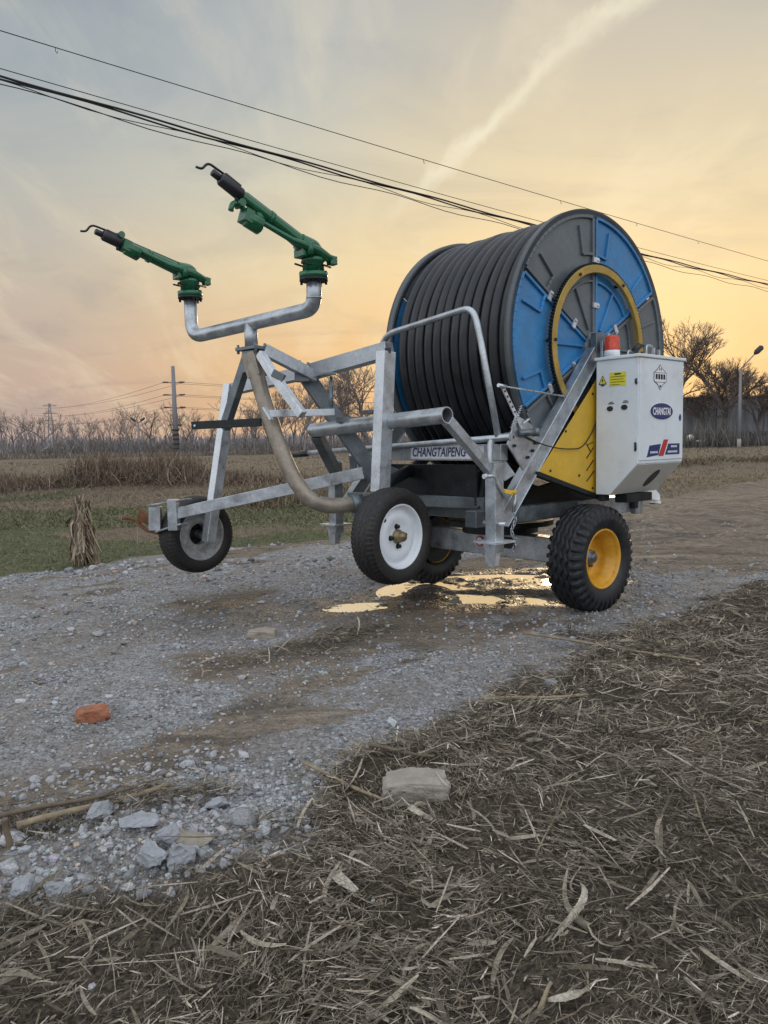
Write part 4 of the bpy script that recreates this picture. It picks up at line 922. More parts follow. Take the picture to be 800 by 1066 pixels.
# lower rail with bracket and rusty hook
r0, r1 = V((-1.572, 5.720, 0.722)), V((-0.135, 5.350, 1.016))
mb = MB(); mb.bar(r0, r1, .05, .085); cb(mb, 'lower_rail', M['galv'])
mb = MB(); mb.bar(r0+V((0, 0, .11)), r0+V((0, 0, -.12)), .09, .07, up=(1, 0, 0)); mb.bar((-1.747, 5.860, 0.772), (-1.756, 5.860, 0.587), .06, .09, up=(1, 0, 0)); mb.bar((-1.783, 5.860, 0.780), (-1.444, 5.660, 0.836), .08, .012); mb.bar((-1.721, 5.840, 0.581), (-1.485, 5.680, 0.653), .08, .012); cb(mb, 'rail_bracket', M['galv'], .002)
mb = MB(); mb.tube(fillet([(-2.042, 5.980, 0.678), (-1.935, 5.950, 0.671), (-1.856, 5.900, 0.592), (-1.721, 5.840, 0.567)], .05, 4), .016, 8); mb.box((-1.852, 5.900, 0.674), (.09, .05, .06), Matrix.Rotation(.4, 3, 'Y')); mb.bar((-1.886, 5.920, 0.725), (-1.746, 5.860, 0.639), .03, .05); cb(mb, 'rusty_hook', M['rust'], .004)
# riser and twin gun pipe
pa, pb_, pc, pd_ = (-0.395, 4.750, 2.216), (-0.397, 4.750, 2.040), (-1.352, 5.600, 2.001), (-1.370, 5.600, 2.285)
pa = (pb_[0], pb_[1], pa[2]); pd_ = (pc[0], pc[1], pd_[2])
mb = MB(); mb.tube(fillet([pa, pb_, pc, pd_], [.17, .12], 8), .046, 20); mb.cyl((hd.x, hd.y, hd.z), (hd.x, hd.y, pb_[2]-.02), .044, 20)
for k in (.03,): mb.lathe([(0, .046), (.0, .049), (.012, .049), (.012, .046)], V(pa)-V((0, 0, .12)), (0, 0, 1), 20)
cb(mb, 'gun_pipe', M['galv'], 0)
HD = V((-.755, -.656, 0)); SD = V((-HD.y, HD.x, 0))
def gun(base, label, el=26):
    B = V(base)
    def G_(s, z, y=0.): return B+HD*s*.90+V((0, 0, z*.93-.045*min(1, z/.12)))+SD*y*.92
    mb = MB(); mb.lathe([(-.045, .048), (-.045, .085), (-.012, .088), (-.012, .05), (.0, .05), (.0, .066), (.045, .064), (.05, .07), (.075, .07), (.08, .055), (.10, .055), (.115, .060), (.135, .056), (.14, 0)], B, (0, 0, 1), 32)
    body = cb(mb, 'sprinkler_gun', M['green'], 0, auto=False); tag(body, label)
    mb = MB(); mb.lathe([(-.06, .05), (-.06, .086), (-.046, .086), (-.046, .05)], B, (0, 0, 1), 28, close=True)
    for k in range(6): an = k*PI/3; q = B+V((math.cos(an)*.074, math.sin(an)*.074, -.06)); mb.cyl(q-V((0, 0, .02)), q+V((0, 0, .06)), .009, 6)
    split_build(mb, 'flange_bolt', M['dark_steel'], body, 0, world=True)
    mb = MB(); mb.tube([G_(.12, .052, .03), G_(-.02, .055, .07), G_(-.13, .06, .02)], .006, 6); mb.tube([G_(.12, .064, -.04), G_(0, .06, -.075), G_(-.10, .066, -.02)], .006, 6); mb.cyl(G_(.105, .05, .03), G_(.105, .075, .03), .012, 6); split_build(mb, 'arc_stop', M['dark_steel'], body, 0, world=True)
    # elbow and barrel
    e = math.tan(R(el)); bz = lambda s: .165+s*e
    mb = MB(); mb.tube(fillet([G_(-.015, .10), G_(-.015, .19), G_(.10, bz(.10))], .09, 6), [.055]*1+[.055]*6+[.05]*1 if False else .052, 18)
    mb.tube([G_(.02, bz(.02)), G_(.08, bz(.08)), G_(.3, bz(.3)), G_(.54, bz(.54))], [.05, .042, .036, .030], 18)
    for s in (.33, .10): mb.tube([G_(s-.012, bz(s-.012)), G_(s+.012, bz(s+.012))], .044 if s > .2 else .052, 18)
    mb.bar(G_(.02, bz(.02)+.05), G_(.50, bz(.5)+.034), .008, .02)
    mb.prism([G_(-.055, .10, -.012), G_(-.05, .17, -.012), G_(.0, bz(0)+.06, -.012), G_(.12, bz(.12)+.045, -.012), G_(.05, .12, -.012)], SD*.024)
    mb.tube([G_(-.05, .155, -.05), G_(-.05, .155, .05)], .016, 8); mb.tube([G_(-.01, bz(0)+.055), G_(-.01, bz(0)+.075)], .012, 8)
    cb(mb, 'barrel', M['green'], .002, body)
    mb = MB(); mb.tube([G_(.53, bz(.53)), G_(.545, bz(.545)), G_(.67, bz(.67)), G_(.685, bz(.685))], [.030, .037, .036, .027], 14); mb.tube([G_(.68, bz(.68)), G_(.735, bz(.735))], .02, 12)
    mb.bar(G_(.55, bz(.55)+.03), G_(.66, bz(.66)+.03), .05, .03); mb.cyl(G_(.57, bz(.57)-.06), G_(.57, bz(.57)), .014, 8)
    cb(mb, 'nozzle', M['black'], .004, body)
    mb = MB(); mb.tube(fillet([G_(.62, bz(.62)+.045), G_(.76, bz(.76)+.035), G_(.80, bz(.8)-.03), G_(.84, bz(.84)-.045)], .03, 5), .007, 8); cb(mb, 'jet_breaker_hook', M['dark_steel'], 0, body)
    # drive arm below the barrel
    mb = MB(); mb.tube([G_(-.11, .125, .05), G_(.0, .165, .06), G_(.20, .205, .05), G_(.42, .285, .03)], [.026, .03, .018, .014], 10)
    mb.box(G_(-.12, .12, .05), (.05, .05, .05), Matrix.Rotation(R(40), 3, 'Z')); mb.cyl(G_(-.16, .14, .05), G_(-.08, .15, .05), .012, 6)
    mb.cyl(G_(.07, .13, .07), G_(.07, .21, .07), .02, 10); mb.box(G_(.085, .15, .0), (.06, .10, .05), Matrix.Rotation(R(40), 3, 'Z'))
    cb(mb, 'drive_arm', M['green'], .003, body)
    mb = MB(); c_ = G_(.47, .275, .02); rt = Matrix.Rotation(R(41), 3, 'Z') @ Matrix.Rotation(R(18), 3, 'Y')
    mb.tube([c_+rt @ V((-.055, 0, 0)), c_+rt @ V((-.045, 0, 0)), c_+rt @ V((.045, 0, 0)), c_+rt @ V((.055, 0, 0))], [.03, .046, .05, .035], 12); mb.tube([G_(.40, .30, .0), G_(.42, bz(.42)-.02, 0)], [.03, .022], 10); mb.box(G_(.52, .30, .02), (.05, .085, .07), rt)
    mb.tube(fillet([G_(.50, .33, .0), G_(.56, .375, .0), G_(.60, .37, .0), G_(.615, .325, .0)], .03, 4), [.014]*11+[.02]*1 if False else .016, 10)
    mb.tube([G_(.55, .375, -.04), G_(.55, .375, .04)], .022, 10); mb.cyl(G_(.45, .22, .02), G_(.45, .25, .02), .018, 8)
    cb(mb, 'drive_spoon', M['green'], .006, body)
    mb = MB(); mb.tube([G_(.10, .215, -.02), G_(.38, .32, -.01)], .006, 6); cb(mb, 'return_rod', M['dark_steel'], 0, body)
gun((pb_[0], pb_[1], pa[2]+.045), 'larger looking green sprinkler gun at the right end of the pipe')
gun((pc[0], pc[1], pd_[2]+.045), 'green sprinkler gun at the left end of the pipe', 16)

# rag hanging on the rusty hook
v_, f_, c_ = ribbons(np.array([(-1.921, 5.930, 0.523)[0], (-1.914, 5.930, 0.522)[0]]), np.array([5.93, 5.94]), np.array([(-1.922, 5.930, 0.508)[2], (-1.920, 5.930, 0.553)[2]]), np.array([.30, .22]), np.array([.03, .025]), np.array([.3, .8]), np.array([1.45, 1.5]), np.array([.25, -.2]), np.array([[.34, .29, .2], [.28, .23, .16]]), roll=np.array([.1, .4]), seg=6)
tag(np_mesh('twine', v_, f_, M['straw'], {'Col': c_}), 'pale strip of twine hanging from the rusty hook', 'twine')

# ------------------------------------------------------------------ loose things on the ground
def rock(name, label, cat, c, size, mat, rz=0., seed=1, boxy=False, group=None):
    rd = random.Random(seed); mb = MB()
    if boxy:
        import bmesh
        bm = bmesh.new(); bmesh.ops.create_cube(bm, size=1); bmesh.ops.subdivide_edges(bm, edges=bm.edges, cuts=14, use_grid_fill=True)
        for v in bm.verts:
            q = v.co.copy(); k = 1-.10*max(0, (abs(q.x)+abs(q.y)+abs(q.z))-1.08)/.42*1.6; q = q*k+V((noise.noise(q*3+V((seed, 0, 0))), noise.noise(q*3+V((0, seed, 0))), noise.noise(q*3+V((0, 0, seed)))))*.07; q *= 1+.05*noise.fractal(q*6+V((seed, 3, 0)), 1., 2., 4)
            v.co = V((q.x*size[0], q.y*size[1], q.z*size[2]))
        vs = [v.co.copy() for v in bm.verts]; fs = [[v.index for v in f.verts] for f in bm.faces]; bm.free()
    else:
        bv, bf = ico(4); vs = []
        pl = [(V((rd.gauss(0, 1), rd.gauss(0, 1), rd.gauss(0, 1))).normalized(), rd.uniform(.42, .75)) for _ in range(12)]
        for b in bv:
            q = V(b)
            for d, h in pl: q -= d*max(0, q.dot(d)-h)
            q += V((noise.noise(q*4+V((seed, 0, 0))), noise.noise(q*4+V((0, seed, 0))), noise.noise(q*4+V((0, 0, seed)))))*.11; q *= 1+.05*noise.fractal(q*7+V((seed, 3, 0)), 1., 2., 4)
            vs.append(V((q.x*size[0]*.72, q.y*size[1]*.72, q.z*size[2]*.72)))
        fs = [list(f) for f in bf]
    zlow = min(v.z for v in vs); rot = Matrix.Rotation(rz, 3, 'Z'); z0 = hz1(c[0], c[1])
    mb.add([rot @ v for v in vs], fs, False)
    o = mb.build(name, mat); o.location = (c[0], c[1], z0-zlow-size[2]*.12); return tag(o, label, cat, group)
M['brick'] = surf('broken_brick', (.34, .12, .06), .9, 0, .4, 22, .8, (.22, .17, .13), 1., 70)
M['block'] = surf('rough_concrete', (.30, .27, .235), .9, 0, .18, 18, .4, (.17, .15, .12), .8, 70)
M['rock'] = surf('blue_grey_rock', (.30, .315, .34), .85, 0, .2, 25, .5, (.2, .19, .17), .6, 80)
M['rock_warm'] = surf('tan_rock', (.30, .265, .22), .9, 0, .2, 25, .5, (.2, .17, .13), .6, 80)
rock('brick', 'orange red broken brick lying alone on the gravel track', 'brick', (-1.321, 3.344, 0.000), (.135, .085, .058), M['brick'], .35, 3, True)
rock('concrete_block', 'large pale concrete lump on the straw at the track edge', 'concrete block', (0.088, 2.524, 0.000), (.215, .14, .085), M['block'], .06, 5, True)
rock('stone', 'flat pale brown stone lying near the middle of the track', 'stone', (-0.784, 4.751, 0.000), (.17, .12, .06), M['rock_warm'], .1, 9, True)
for gpos, sz, m_, lb, sd in (((-0.938, 2.381, 0.000), (.11, .055, .05), 'rock', 'oblong blue grey stone beside the fallen maize stalk', 2),
    ((-0.593, 2.189, 0.000), (.12, .07, .045), 'rock_warm', 'flat tan stone at the rubble edge', 4), ((-0.593, 2.078, 0.000), (.095, .075, .07), 'rock', 'rounded grey stone below the flat tan stone', 6),
    ((-0.675, 2.081, 0.000), (.10, .07, .07), 'rock', 'pointed grey stone at the left of the rubble pair', 8), ((-0.662, 2.192, 0.000), (.07, .06, .055), 'rock', 'small blue stone touching the flat tan stone', 10),
    ((-0.189, 2.917, 0.000), (.05, .045, .05), 'rock', 'small white blue stone standing alone in the straw above the concrete lump', 12), ((-0.586, 2.490, 0.000), (.07, .06, .04), 'rock', 'grey stone uphill from the rubble stones', 14),
    ((-0.990, 1.977, 0.000), (.075, .06, .045), 'rock', 'blue grey stone at the lower left edge of the rubble', 16), ((-0.898, 1.961, 0.000), (.06, .06, .05), 'rock', 'pale stone next to the lower left stone', 18),
    ((0.793, 3.654, 0.000), (.06, .05, .05), 'rock', 'bluish stone in the straw on the right', 20), ((-0.776, 2.279, 0.000), (.09, .07, .04), 'rock', 'low grey stone embedded in the rubble', 22)):
    rock('stone', lb, 'stone', gpos, sz, M[m_], sd*.7, sd)
# maize stalks lying about
def stalk(label, p0, p1, r, sag=.0, col='stalk', nodes_=3, name='maize_stalk', z0=None):
    a, b = V(p0), V(p1); za = hz1(a.x, a.y)+r+.028 if z0 is None else z0[0]; zb_ = hz1(b.x, b.y)+r+.028 if z0 is None else z0[1]
    pts = []; rs = []; n = 18; L = (b-a).length
    for i in range(n+1):
        t = i/n; q = a.lerp(b, t); q.z = za+(zb_-za)*t; q.x += .004*math.sin(t*5+L*9); q.y += .004*math.sin(t*4+L*5); q.z += .003*math.sin(t*7)
        k = abs(((t*nodes_) % 1)-.5); rs.append(r*(1-.3*t)*(1.18 if k > .45 else 1.)); pts.append(q)
    mb = MB(); mb.tube(pts, rs, 8); o = mb.build(name, M[col]); return tag(o, label, 'stalk')
M['stalk'] = surf('dry_stalk', (.27, .215, .14), .7, 0, .3, 25, .4, (.1, .08, .05), .4, 120)
M['stalk_dark'] = surf('old_stalk', (.14, .11, .075), .8, 0, .3, 25, .4, (.06, .05, .03), .4, 120)
stalk('long split maize stalk lying along the rubble at left', (-1.147, 2.271, 0.000), (-0.754, 2.546, 0.000), .012, nodes_=4)
stalk('darker stalk lying just above the long split stalk', (-1.236, 2.332, 0.000), (-0.861, 2.488, 0.000), .009, col='stalk_dark')
stalk('thick cut stalk pointing at the large concrete lump', (-0.312, 2.756, 0.000), (-0.026, 2.446, 0.000), .0075)
stalk('dark stalk lying behind the large concrete lump', (-0.077, 2.804, 0.000), (0.166, 2.759, 0.000), .008, col='stalk_dark')
stalk('pale stalk on the straw below the gravel tongue', (0.436, 3.366, 0.000), (0.922, 3.452, 0.000), .009)
stalk('long thin pale stalk along the top of the straw bank', (0.830, 4.578, 0.000), (1.656, 3.998, 0.000), .009, nodes_=6)
stalk('thin straw stem standing out right of centre', (0.978, 2.379, 0.000), (0.932, 2.133, 0.000), .0035)
stalk('thin straw stem lying in the lower middle', (0.418, 2.091, 0.000), (0.611, 2.530, 0.000), .003)
stalk('short pale stem at the bottom edge', (0.305, 1.530, 0.000), (0.347, 1.580, 0.000), .006)
c_ = (-1.150, 2.210, 0.000); stalk('brown broken stalk stump standing at the left edge', c_, (c_[0]-.005, c_[1]+.01, 0), .011, name='maize_stump', col='stalk_dark', z0=(0, .115))
# rolled white husks
def leaf(label, p0, p1, w_, lift, seed):
    a, b = V(p0), V(p1); L = (b-a).length; ang = math.atan2(b.y-a.y, b.x-a.x); m_ = (a+b)/2
    v, f, c = ribbons(np.array([m_.x, m_.x+.01]), np.array([m_.y, m_.y+.012]), np.array([hz1(m_.x, m_.y)+lift]*2), np.array([L, L*.7]), np.array([w_, w_*.8]), np.array([ang, ang+.5]), np.array([.1, .25]), np.array([.8, -.5]), np.array([[.42, .38, .31], [.33, .29, .22]]), roll=np.array([.5, -.5]), seg=8)
    o = np_mesh('maize_leaf', v, f, M['straw'], {'Col': c}); tag(o, label, 'leaf')
leaf('pale torn maize husk just below the large concrete lump', (0.056, 2.430, 0.000), (0.121, 2.302, 0.000), .02, .035, 1)
leaf('bleached maize leaf at the bottom edge right of centre', (0.333, 1.546, 0.000), (0.415, 1.560, 0.000), .016, .03, 2)
leaf('long curled maize leaf in the lower middle', (0.404, 1.755, 0.000), (0.511, 1.993, 0.000), .018, .03, 3)
leaf('brown dead leaf in the straw below the rubble', (-0.154, 2.039, 0.000), (-0.107, 1.926, 0.000), .03, .03, 4)

# maize shock standing at the field edge
cs = (-3.229, 8.176, 0.000); z0 = hz1(cs[0], cs[1]); shock = thing('maize_shock', (cs[0], cs[1], z0), 0, 'tied bundle of dry maize leaves standing upright by the track', 'maize shock'); shock.scale = (.84, .84, .9)
n = 520; a_ = rng.uniform(0, 2*PI, n); h0 = rng.uniform(.10, .66, n); rr = (.10+.05*(1-h0/.7))*rng.uniform(.3, 1.25, n)*np.where(h0 > .5, .8, 1)
L = rng.uniform(.2, .42, n); cols = np.array([[.30, .24, .16], [.42, .35, .25], [.2, .14, .085], [.13, .09, .055], [.42, .36, .27]])[rng.integers(0, 5, n)]*rng.uniform(.6, 1.1, (n, 1))
v, f, c = ribbons(rr*np.cos(a_), rr*np.sin(a_), h0, L, rng.uniform(.012, .035, n), a_+rng.normal(0, .5, n), -rng.uniform(1.15, 1.55, n), rng.normal(.2, .4, n), cols, roll=rng.uniform(-.9, .9, n), seg=4)
o = np_mesh('leaves', v, f, M['straw'], {'Col': c}, parent=shock)
n = 34; a_ = rng.uniform(0, 2*PI, n); v, f, c = ribbons(.05*np.cos(a_), .05*np.sin(a_), rng.uniform(.62, .74, n), rng.uniform(.1, .26, n), rng.uniform(.008, .02, n), a_, rng.uniform(.5, 1.4, n), rng.normal(0, .6, n), np.array([[.2, .15, .1]])*rng.uniform(.5, 1.6, (n, 1)), seg=4)
np_mesh('top_tuft', v, f, M['straw'], {'Col': c}, parent=shock)
mb = MB()
for k in range(9): a = k*.7; mb.tube([(.045*math.cos(a)*.9, .045*math.sin(a), 0), (.03*math.cos(a+.3), .03*math.sin(a+.3), .35), (.035*math.cos(a), .035*math.sin(a), .66)], .010, 6)
mb.build('stems', M['stalk_dark'], shock)
mb = MB(); mb.tube([(.105*math.cos(t), .10*math.sin(t), .50+.01*math.sin(3*t)) for t in [2*PI*k/16 for k in range(16)]], .008, 6, closed=True); mb.build('tie', M['stalk'], shock)
v, f, c = ribbons(np.array([-.13, -.10]), np.array([0., .02]), np.array([.53, .50]), np.array([.16, .12]), np.array([.07, .05]), np.array([2.9, 3.3]), np.array([-.1, .2]), np.array([.4, -.3]), np.array([[.07, .05, .04], [.11, .075, .05]]), roll=np.array([1.2, .8]), seg=4)
np_mesh('dark_husk', v, f, M['straw'], {'Col': c}, parent=shock)

# ------------------------------------------------------------------ trees
def tree_parts(seed, H, tr, spread=.5, depth=5, up=.35, forks=3, tw=.02, low=.28):
    rd = random.Random(seed); segs_t = []; segs_c = []
    def grow(p, d, L, r, lv):
        n = 3; q = p
        for i in range(n):
            d = (d+V((rd.gauss(0, .13), rd.gauss(0, .13), rd.gauss(0, .08)+.05*up))).normalized(); e = q+d*L/n
            r1 = max(r*(1-.28*(i+1)/n), tw*.5); (segs_t if lv <= 1 else segs_c).append((q, e, r*(1-.28*i/n), r1)); q = e
            if lv > 0 and lv < depth and rd.random() < .7:
                a = rd.uniform(0, 2*PI); sd = V((math.cos(a), math.sin(a), rd.uniform(-.1, .7))).normalized(); grow(q, (d*.55+sd*(.5+spread)).normalized(), L*rd.uniform(.38, .62), r*.45, lv+2)
        if lv < depth:
            k = forks if lv else forks+1
            for j in range(k):
                a = 2*PI*(j+rd.random()*.8)/k; sd = V((math.cos(a), math.sin(a), 0)); grow(q, (d*(.75+up)+sd*spread*rd.uniform(.5, 1.3)).normalized(), L*rd.uniform(.58, .8), r*rd.uniform(.5, .68), lv+1)
    grow(V((0, 0, -.2)), V((0, 0, 1)), H*low, tr, 0)
    def mesh(segs, n, name):
        vs = np.empty((len(segs), 2*n, 3)); 
        A = np.array([s[0][:] for s in segs]); B = np.array([s[1][:] for s in segs]); ra = np.array([s[2] for s in segs]); rb_ = np.array([s[3] for s in segs])
        D = B-A; D /= np.linalg.norm(D, axis=1)[:, None]; ref = np.where(np.abs(D[:, 2:3]) > .9, np.array([[1., 0, 0]]), np.array([[0, 0, 1.]])); S = np.cross(D, ref); S /= np.linalg.norm(S, axis=1)[:, None]; U = np.cross(S, D)
        for k in range(n):
            a = 2*PI*k/n; o = S*math.cos(a)+U*math.sin(a); vs[:, k] = A+o*ra[:, None]; vs[:, n+k] = B+o*rb_[:, None]
        b = (np.arange(len(segs))*2*n)[:, None]; f = np.concatenate([np.concatenate([b+k, b+(k+1) % n, b+n+(k+1) % n, b+n+k], 1)[:, None, :] for k in range(n)], 1).reshape(-1, 4)
        v = vs.reshape(-1, 3); top = 1.0
        return v, f
    vt, ft = mesh(segs_t, 6, 't'); vc, fc = mesh(segs_c, 3, 'c'); zt = np.percentile(vc[:, 2], 99.5); k = H/zt
    vt = vt*[k, k, k]; vc = vc*[k, k, k]; return (vt, ft), (vc, fc)
def make_tree(name, loc, parts_, label, group=None, near=False, rz=0., sc=1.):
    r = thing(name, loc, rz, label, 'tree', group); r.scale = (sc, sc, sc)
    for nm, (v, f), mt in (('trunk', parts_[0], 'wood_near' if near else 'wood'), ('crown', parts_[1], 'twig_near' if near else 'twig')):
        np_mesh(nm, v, f, M[mt], parent=r)
    return r
def dup(root, loc, rz, sc):
    r = root.copy(); COL.objects.link(r); r.location = loc; r.rotation_euler = (0, 0, rz); r.scale = (sc*random.uniform(.8, 1.15),)*2+(sc,)
    for ch in list(root.children):
        c = ch.copy(); COL.objects.link(c); c.parent = r
    return r
rd = random.Random(42)
# slender bare trees in the far row on the left
protos = []
for k in range(5):
    parts_ = tree_parts(100+k, 7.5, .10, .30 if k % 2 else .42, 5, .55, 2, .035, .3)
    protos.append(parts_)
roots = []
for i in range(62):
    px_ = -12+i*7.1+rd.uniform(-3, 3); D = rd.uniform(104, 122); x = (px_-400)/800*D; z = -.3; sc = rd.uniform(.68, 1.05)*(1.0 if px_ < 230 else 1.15)
    k = i % 5
    if i < 5:
        roots.append(make_tree('bare_tree', (x, D, z), protos[k], 'slender bare tree in the far row beyond the field', 'slender bare trees along the far edge of the field', rz=rd.uniform(0, 6), sc=sc))
    else: dup(roots[k], (x, D, z), rd.uniform(0, 6), sc)
# taller trees behind the gun cart
par = [tree_parts(200+k, 10.5, .17, .5, 5, .38, 3, .03, .3) for k in range(3)]; rts = []
for i, (px_, sc) in enumerate(((268, .62), (291, .78), (318, .86), (345, .95), (366, 1.0), (388, 1.05), (410, .98), (432, .9), (455, .8))):
    D = rd.uniform(92, 101); x = (px_-400)/800*D
    if i < 3: rts.append(make_tree('spreading_tree', (x, D, -.3), par[i], 'bare spreading tree behind the gun cart', 'taller bare trees seen behind the gun cart', rz=rd.uniform(0, 6), sc=sc))
    else: dup(rts[i % 3], (x, D, -.3), rd.uniform(0, 6), sc)
# big trees at the right
for k, (px_, D, H_, tr_, lb) in enumerate(((703, 92, 14.6, .18, 'tall bare tree rising just right of the blue and grey drum'), (752, 90, 11.8, .28, 'broad dark bare tree with a knotty trunk in the middle of the right group'), (729, 94, 7.6, .14, 'small bare tree between the two tall right hand trees'), (794, 92, 8.6, .22, 'bare tree behind the street lamp at the right edge'), (676, 100, 8, .2, 'bare tree mostly hidden behind the control box'), (814, 96, 9, .2, 'bare tree at the far right edge of the view'), (775, 98, 10.8, .14, 'slender bare tree standing just right of the street lamp pole'))):
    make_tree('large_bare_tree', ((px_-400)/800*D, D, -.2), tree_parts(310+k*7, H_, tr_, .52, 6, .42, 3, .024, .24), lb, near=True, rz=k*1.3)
# brushwood: the dense, far tangle behind the rows
def brush(name, label, x0, x1, D0, D1, n, h0, h1, th, col):
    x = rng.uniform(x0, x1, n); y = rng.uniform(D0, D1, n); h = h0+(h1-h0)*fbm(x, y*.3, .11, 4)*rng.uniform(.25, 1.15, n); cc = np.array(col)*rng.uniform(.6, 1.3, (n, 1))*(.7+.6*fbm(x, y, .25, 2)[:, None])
    z = -.2+h*.5*rng.uniform(.6, 1.5, n); v, f, c = ribbons(x, y, z, h*rng.uniform(.4, 1, n), np.full(n, th)*rng.uniform(.5, 1.6, n), rng.uniform(0, 2*PI, n), rng.normal(1.5, .35, n), rng.normal(0, .3, n), cc)
    tag(np_mesh(name, v, f, M['grass'], {'Col': c}), label, kind='stuff')
brush('brushwood', 'dense grey brown brushwood along the far edge of the field', -75, 16, 112, 132, 15000, 1.0, 4.0, .10, [.23, .21, .205])
brush('undergrowth', 'pale dry undergrowth at the foot of the far trees', -70, 14, 100, 110, 9000, .4, 1.3, .10, [.21, .175, .14])
brush('hedge_scrub', 'dark leafless scrub in front of the long grey wall', 26, 60, 84, 92, 5000, .8, 4.6, .06, [.13, .12, .11])
brush('far_wood', 'far wood behind the brushwood, haze painted into its pale colour', -130, 60, 150, 175, 9000, 2., 5.6, .3, [.30, .275, .28])  # the pale colour stands in for distance haze

# long wall at the right
m, nt, p = nodes('wall_render'); tc = N(nt, 'ShaderNodeTexCoord').outputs['Object']
mp = nt.nodes.new('ShaderNodeMapping'); nt.links.new(tc, mp.inputs[0]); mp.inputs['Scale'].default_value = (.8, 1, .12)
c = mixc(nt, mrange(nt, noise_(nt, mp.outputs[0], 1.2, 6, .6), .3, .7), (.15, .155, .165), (.24, .245, .255)); nt.links.new(c, p.inputs['Base Color']); p.inputs['Roughness'].default_value = .9
M['wall'] = m
wall = thing('long_wall', (50, 97, 0), 0, 'long grey wall with a pale coping behind the right hand trees', 'wall')
mb = MB(); mb.box((-4, 0, 3.0), (52, .4, 6.1)); mb.build('wall_face', M['wall'], wall)
mb = MB(); mb.box((-4, -.1, 6.12), (52.2, .8, .16)); mb.build('coping', M['concrete'], wall)
mb = MB()
for k in range(16): mb.box((-23+k*3, -.3, 3), (.35, .2, 6))
mb.build('buttress', M['wall'], wall)
fence = thing('dark_fence', (50, 93, 0), 0, 'low dark mesh fence along the foot of the long wall', 'fence'); mb = MB()
for k in range(80): mb.box((-23+k*.58, 0, .75), (.06, .06, 1.9))
for z in (.3, .8, 1.3, 1.65): mb.box((0, 0, z), (46, .05, .06))
mb.build('fence_rails', M['pole_dark'], fence)
mb = MB(); mb.box((0, .06, .8), (46, .02, 1.5)); mb.build('fence_mesh', surf('dark_mesh', (.08, .083, .088), .9, 0, .4, .6), fence)
mb = MB(); bv, bf = ico(2); mb.add([V(b)*.42*(1+.15*noise.noise(V(b)*2)) for b in bv], [list(f) for f in bf], True); o = mb.build('white_sack', M['plastic']); o.location = ((34.318, 86.000, 1.071)); tag(o, 'small round white sack lying at the foot of the wall', 'sack')
mb = MB(); bv, bf = ico(1); mb.add([V((b[0]*.7, b[1]*.2, b[2]*.12)) for b in bv], [list(f) for f in bf], True); o = mb.build('plastic_sheet', M['plastic']); o.location = ((35.395, 86.000, 0.730)); tag(o, 'thin white scrap beside the round white sack', 'scrap')

# street lamps
def lamp(name, loc, H_, label, kind):
    r = thing(name, loc, 0, label, 'street lamp'); mb = MB(); mb.tube([(0, 0, -.3), (0, 0, H_*.5), (0, 0, H_)], [.2, .16, .12], 10); mb.build('pole', M['pole_dist'], r)
    if kind == 1:
        mb = MB(); mb.tube([(0, 0, H_-.05), (.9, 0, H_+.9), (1.5, 0, H_+1.55)], .06, 8); mb.build('arm', M['pole_dist'], r)
        mb = MB(); mb.tube([(1.4, 0, H_+1.45), (1.6, 0, H_+1.65), (2.1, 0, H_+2.12), (2.2, 0, H_+2.2)], [.12, .28, .28, .14], 10); mb.build('lamp_head', M['pole_dark'], r)
        mb = MB(); mb.cyl((0, 0, -.3), (0, 0, .9), .2, 10); mb.build('base', M['concrete'], r)
    else:
        for s in (-1, 1):
            mb = MB(); mb.tube([(0, 0, H_-.05), (s*.35, 0, H_+.25)], .06, 8); mb.build('arm', M['pole_dist'], r)
            mb = MB(); mb.tube([(s*.3, 0, H_+.2), (s*.45, 0, H_+.32), (s*.85, 0, H_+.62), (s*.95, 0, H_+.68)], [.06, .15, .15, .07], 8); mb.build('lamp_head', M['pole_dark'], r)
    return r
lamp('street_lamp', ((770-400)/800*80., 80., 0), 8.1, 'tall grey street lamp with one slanting arm in front of the right trees', 1)
lamp('street_lamp', ((147.5-400)/800*104., 104., 0), 4.55, 'street lamp with two heads spread like a V at the left', 2)
# pylons
py = thing('tubular_pylon', ((186-400)/800*106., 106., 0), 0, 'tall tubular power pole with four pairs of cross arms and striped foot', 'power pole')
HP = 12.2; mb = MB(); mb.tube([(0, 0, -.4), (0, 0, HP*.5), (0, 0, HP)], [.42, .34, .24], 12); mb.build('mast', M['pole_dist'], py)
arms = (10.0, 8.3, 6.6, 4.2)
for k, z in enumerate(arms):
    mb = MB(); mb.tube([(-1.35 if k < 3 else -.8, 0, z+.12), (0, 0, z), (1.35 if k < 3 else .8, 0, z-.05)], .05, 6)
    a_ = mb.build('cross_arm', M['pole_dark'], py)
    mb = MB()
    for s in (-1, 1): mb.tube([(s*(.7 if k < 3 else .4), 0, z+.05), (s*(1.5 if k < 3 else .9), 0, z+.02)], [.07, .1], 6)
    mb.build('insulators', M['pole_dark'], a_)
mb = MB()
for k in range(6): mb.tube([(0, 0, .3+.62*k), (0, 0, .6+.62*k)], .44, 12)
mb.build('warning_bands', M['pole_dark'], py)
